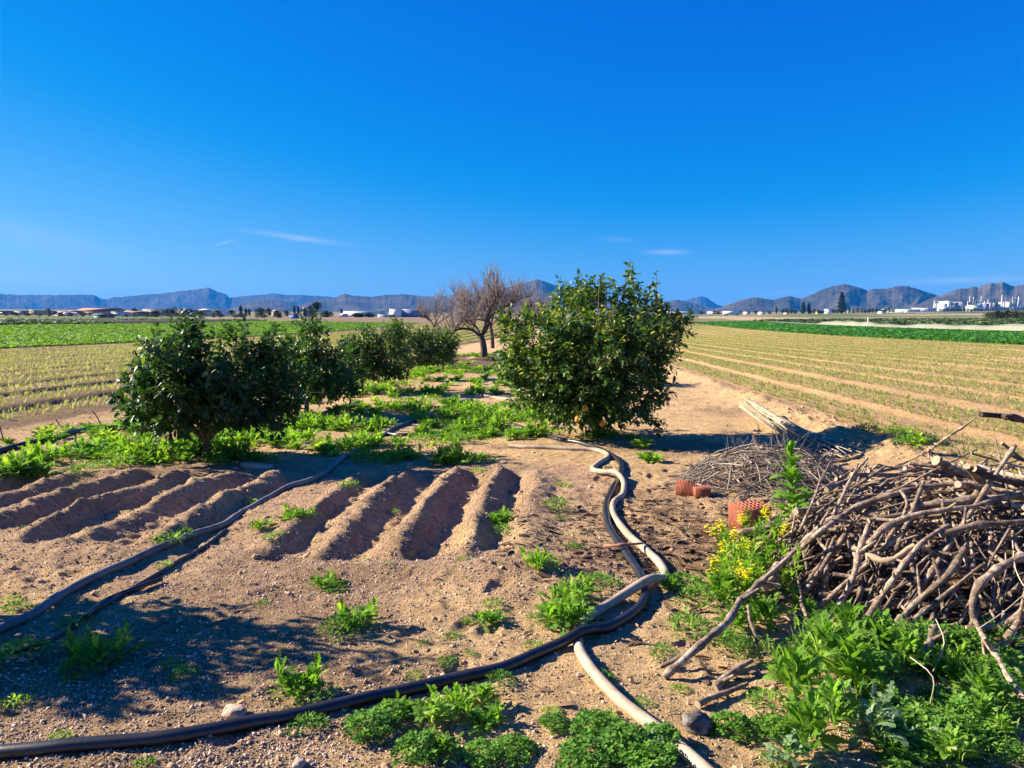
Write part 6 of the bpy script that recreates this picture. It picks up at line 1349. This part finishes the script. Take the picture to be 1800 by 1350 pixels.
for (px, top, w, mt, lab) in ((1641, 528.5, 3.6, 'steel', 'grey silo, left one of the joined pair'), (1646.5, 529, 3.6, 'pole', 'darker grey silo, right one of the joined pair'), (1702.5, 521, 2.6, 'steel', 'tall pale tower at the left of the group'), (1709, 522.5, 2.3, 'steel2', 'cream tower next to the tall pale one'), (1714, 527, 3.4, 'pole', 'stout grey vessel behind the green hall'), (1722.5, 521, 2.2, 'steel', 'tall thin tower above the green hall'), (1719, 529, 2.2, 'white', 'short white tower above the green hall'), (1735, 527.5, 2.2, 'steel', 'pale tower right of the green hall'), (1699.5, 530, 2.8, 'steel2', 'squat cream tower at the end of the dark block'), (1759, 519, 3.0, 'steel2', 'tallest tower of the plant, cream with a white top'), (1765, 524, 1.5, 'steel', 'needle thin tower right of the tallest one'), (1777.7, 522, 1.8, 'steel', 'thin grey tower, left of the right hand trio'), (1782.3, 523, 1.6, 'pole', 'dark thin tower, middle of the right hand trio'), (1788, 522, 2.8, 'white', 'pale tapered tower, right of the right hand trio'), (1728.5, 530, 1.8, 'white', 'short white stack left of the pale tower')):
    root, p = far_root('process_tower', lab, 'tower', px, D+22, 'towers of the industrial plant'); H = zpx(top, D)-p[2]; w = w/F*D/2
    m = MB(); tube(m, [[0, 0, -.5], [0, 0, H*.6], [0, 0, H*.62], [0, 0, H]], [w, w, w*.72, w*.66], 12); m.build('column', MT[mt], root)
    m = MB()
    for q in (.35, .6, .86): tube(m, [[0, 0, H*q], [0, 0, H*q+.5]], w*1.28, 12)
    m.build('platform', MT['steel'], root); m = MB(); tube(m, [[0, 0, H+.01], [0, 0, H+1.2]], [w*.5, w*.2], 10); m.build('cap', MT['white'], root)
# ---- far road rail, boards, fence, bank, net
root, p = far_root('crash_barrier', 'pale crash barrier along the far road in front of the plant', 'barrier', 1650, 760); m = MB(); box(m, -52, 52, 0, .2, .5, .95); m.build('rail', MT['offwhite'], root)
for k in range(27): m = MB(); box(m, -52+k*4-.1, -52+k*4+.1, .21, .35, -.2, .9); m.build('post', MT['pole'], root)
p = hit(120, 567); m = MB(); d = ppm(p)
V = [(-6*d, 0, 0), (6*d, 0, 7*d), (6*d, 0, 7*d-.14), (-5*d, 0, -.14)]; V = V+[(x, .3, z) for x, y, z in V]; m.add(V, None, [(0, 3, 2, 1), (4, 5, 6, 7), (0, 1, 5, 4), (1, 2, 6, 5), (2, 3, 7, 6), (3, 0, 4, 7)])
m2 = m.build('plank', MT['offwhite'], loc=p); tag(m2, 'pale plank propped up at the far edge of the left lettuce field', 'plank')
m = MB(); n = 90; yy = np.linspace(128, 215, n); x0 = -86-.0*yy
for (dx, zz) in ((0, 0),): pass
prof = [(-3, 0), (-1.2, .8), (0, 1.05), (1.2, .8), (2.6, -.1)]
V = np.array([[-87+dx, y, float(height(-87+dx, y))+z*.62*(1+.25*(vn(y/4, 0, 6)-.5))*ss(128, 134, y)*(1-ss(205, 215, y))-.1] for y in yy for dx, z in prof]); k = len(prof)
i = (np.arange(n-1)[:, None]*k+np.arange(k-1)[None]).ravel(); o = m.add(V, None, np.stack([i, i+1, i+k+1, i+k], -1)).build('earth_bank', simple('dark_shaded_earth', (.055, .038, .028), .95, .3, .8), smooth=True); o['kind'] = 'structure'  # dark earth with the facing side's shade put into the colour
root = thing('wire_fence', 'thin wire fence along the dark earth bank', 'fence', (-92, 120, float(height(-92, 120)))); m2 = MB(); prev = None
for k in range(22):
    y = 120+k*5; z = float(height(-92, y))-root.location[2]; m = MB(); tube(m, [[0, y-120, z-.2], [0, y-120, z+1.7]], .05, 6); m.build('post', MT['pole'], root)
    if prev:
        for q in (.6, 1.1, 1.6): tube(m2, [[0, prev[0], prev[1]+q], [0, y-120, z+q]], .02, 3, False)
    prev = (y-120, z)
m2.build('wire', MT['pole'], root)
m = MB(); yy = np.arange(70, 190, .5); X = 54.0; hh = .28+.0*yy
for (px, a, wd) in ((1322+70, .55, 1.2), (1432, .9, 4.5), (1456, 1.0, 4.5), (1481, 1.0, 4.5), (1508, 1.05, 4), (1545, .5, 4), (1592, .6, 4), (1622, .75, 5), (1680, .6, 5), (1742, .7, 5), (1800, .9, 6), (1835, .8, 5)):
    y = X/((px-980)/F); hh = hh+a*np.exp(-np.abs((yy-y)/wd)**1.3)
hh = (hh-.1)*.5*(1-ss(150, 158, yy)*.8)
V = []; prof = [(-1.1, .02), (-.5, .55), (0, 1), (.6, .5), (1.4, .02)]
for y, h_ in zip(yy, hh):
    for dx, z in prof: V.append((X+dx*(1+.2*math.sin(y)), y, float(height(X+dx, y))+.25+z*h_*1.15))
i = (np.arange(len(yy)-1)[:, None]*5+np.arange(4)[None]).ravel(); tag(m.add(V, None, np.stack([i, i+1, i+6, i+5], -1), rnd=.5).build('crop_net', MT['net'], smooth=True), 'pale crop net draped over the far edge of the dark green crop', 'net')
y = X/((1508-980)/F); p = np.array([X-.2, y-.4, float(height(X, y))]); m = MB(); tube(m, [[0, 0, 0], [0, 0, 1.8]], .09, 8); tag(m.build('net_post', MT['white'], loc=p), 'white post standing at the crop net', 'post')
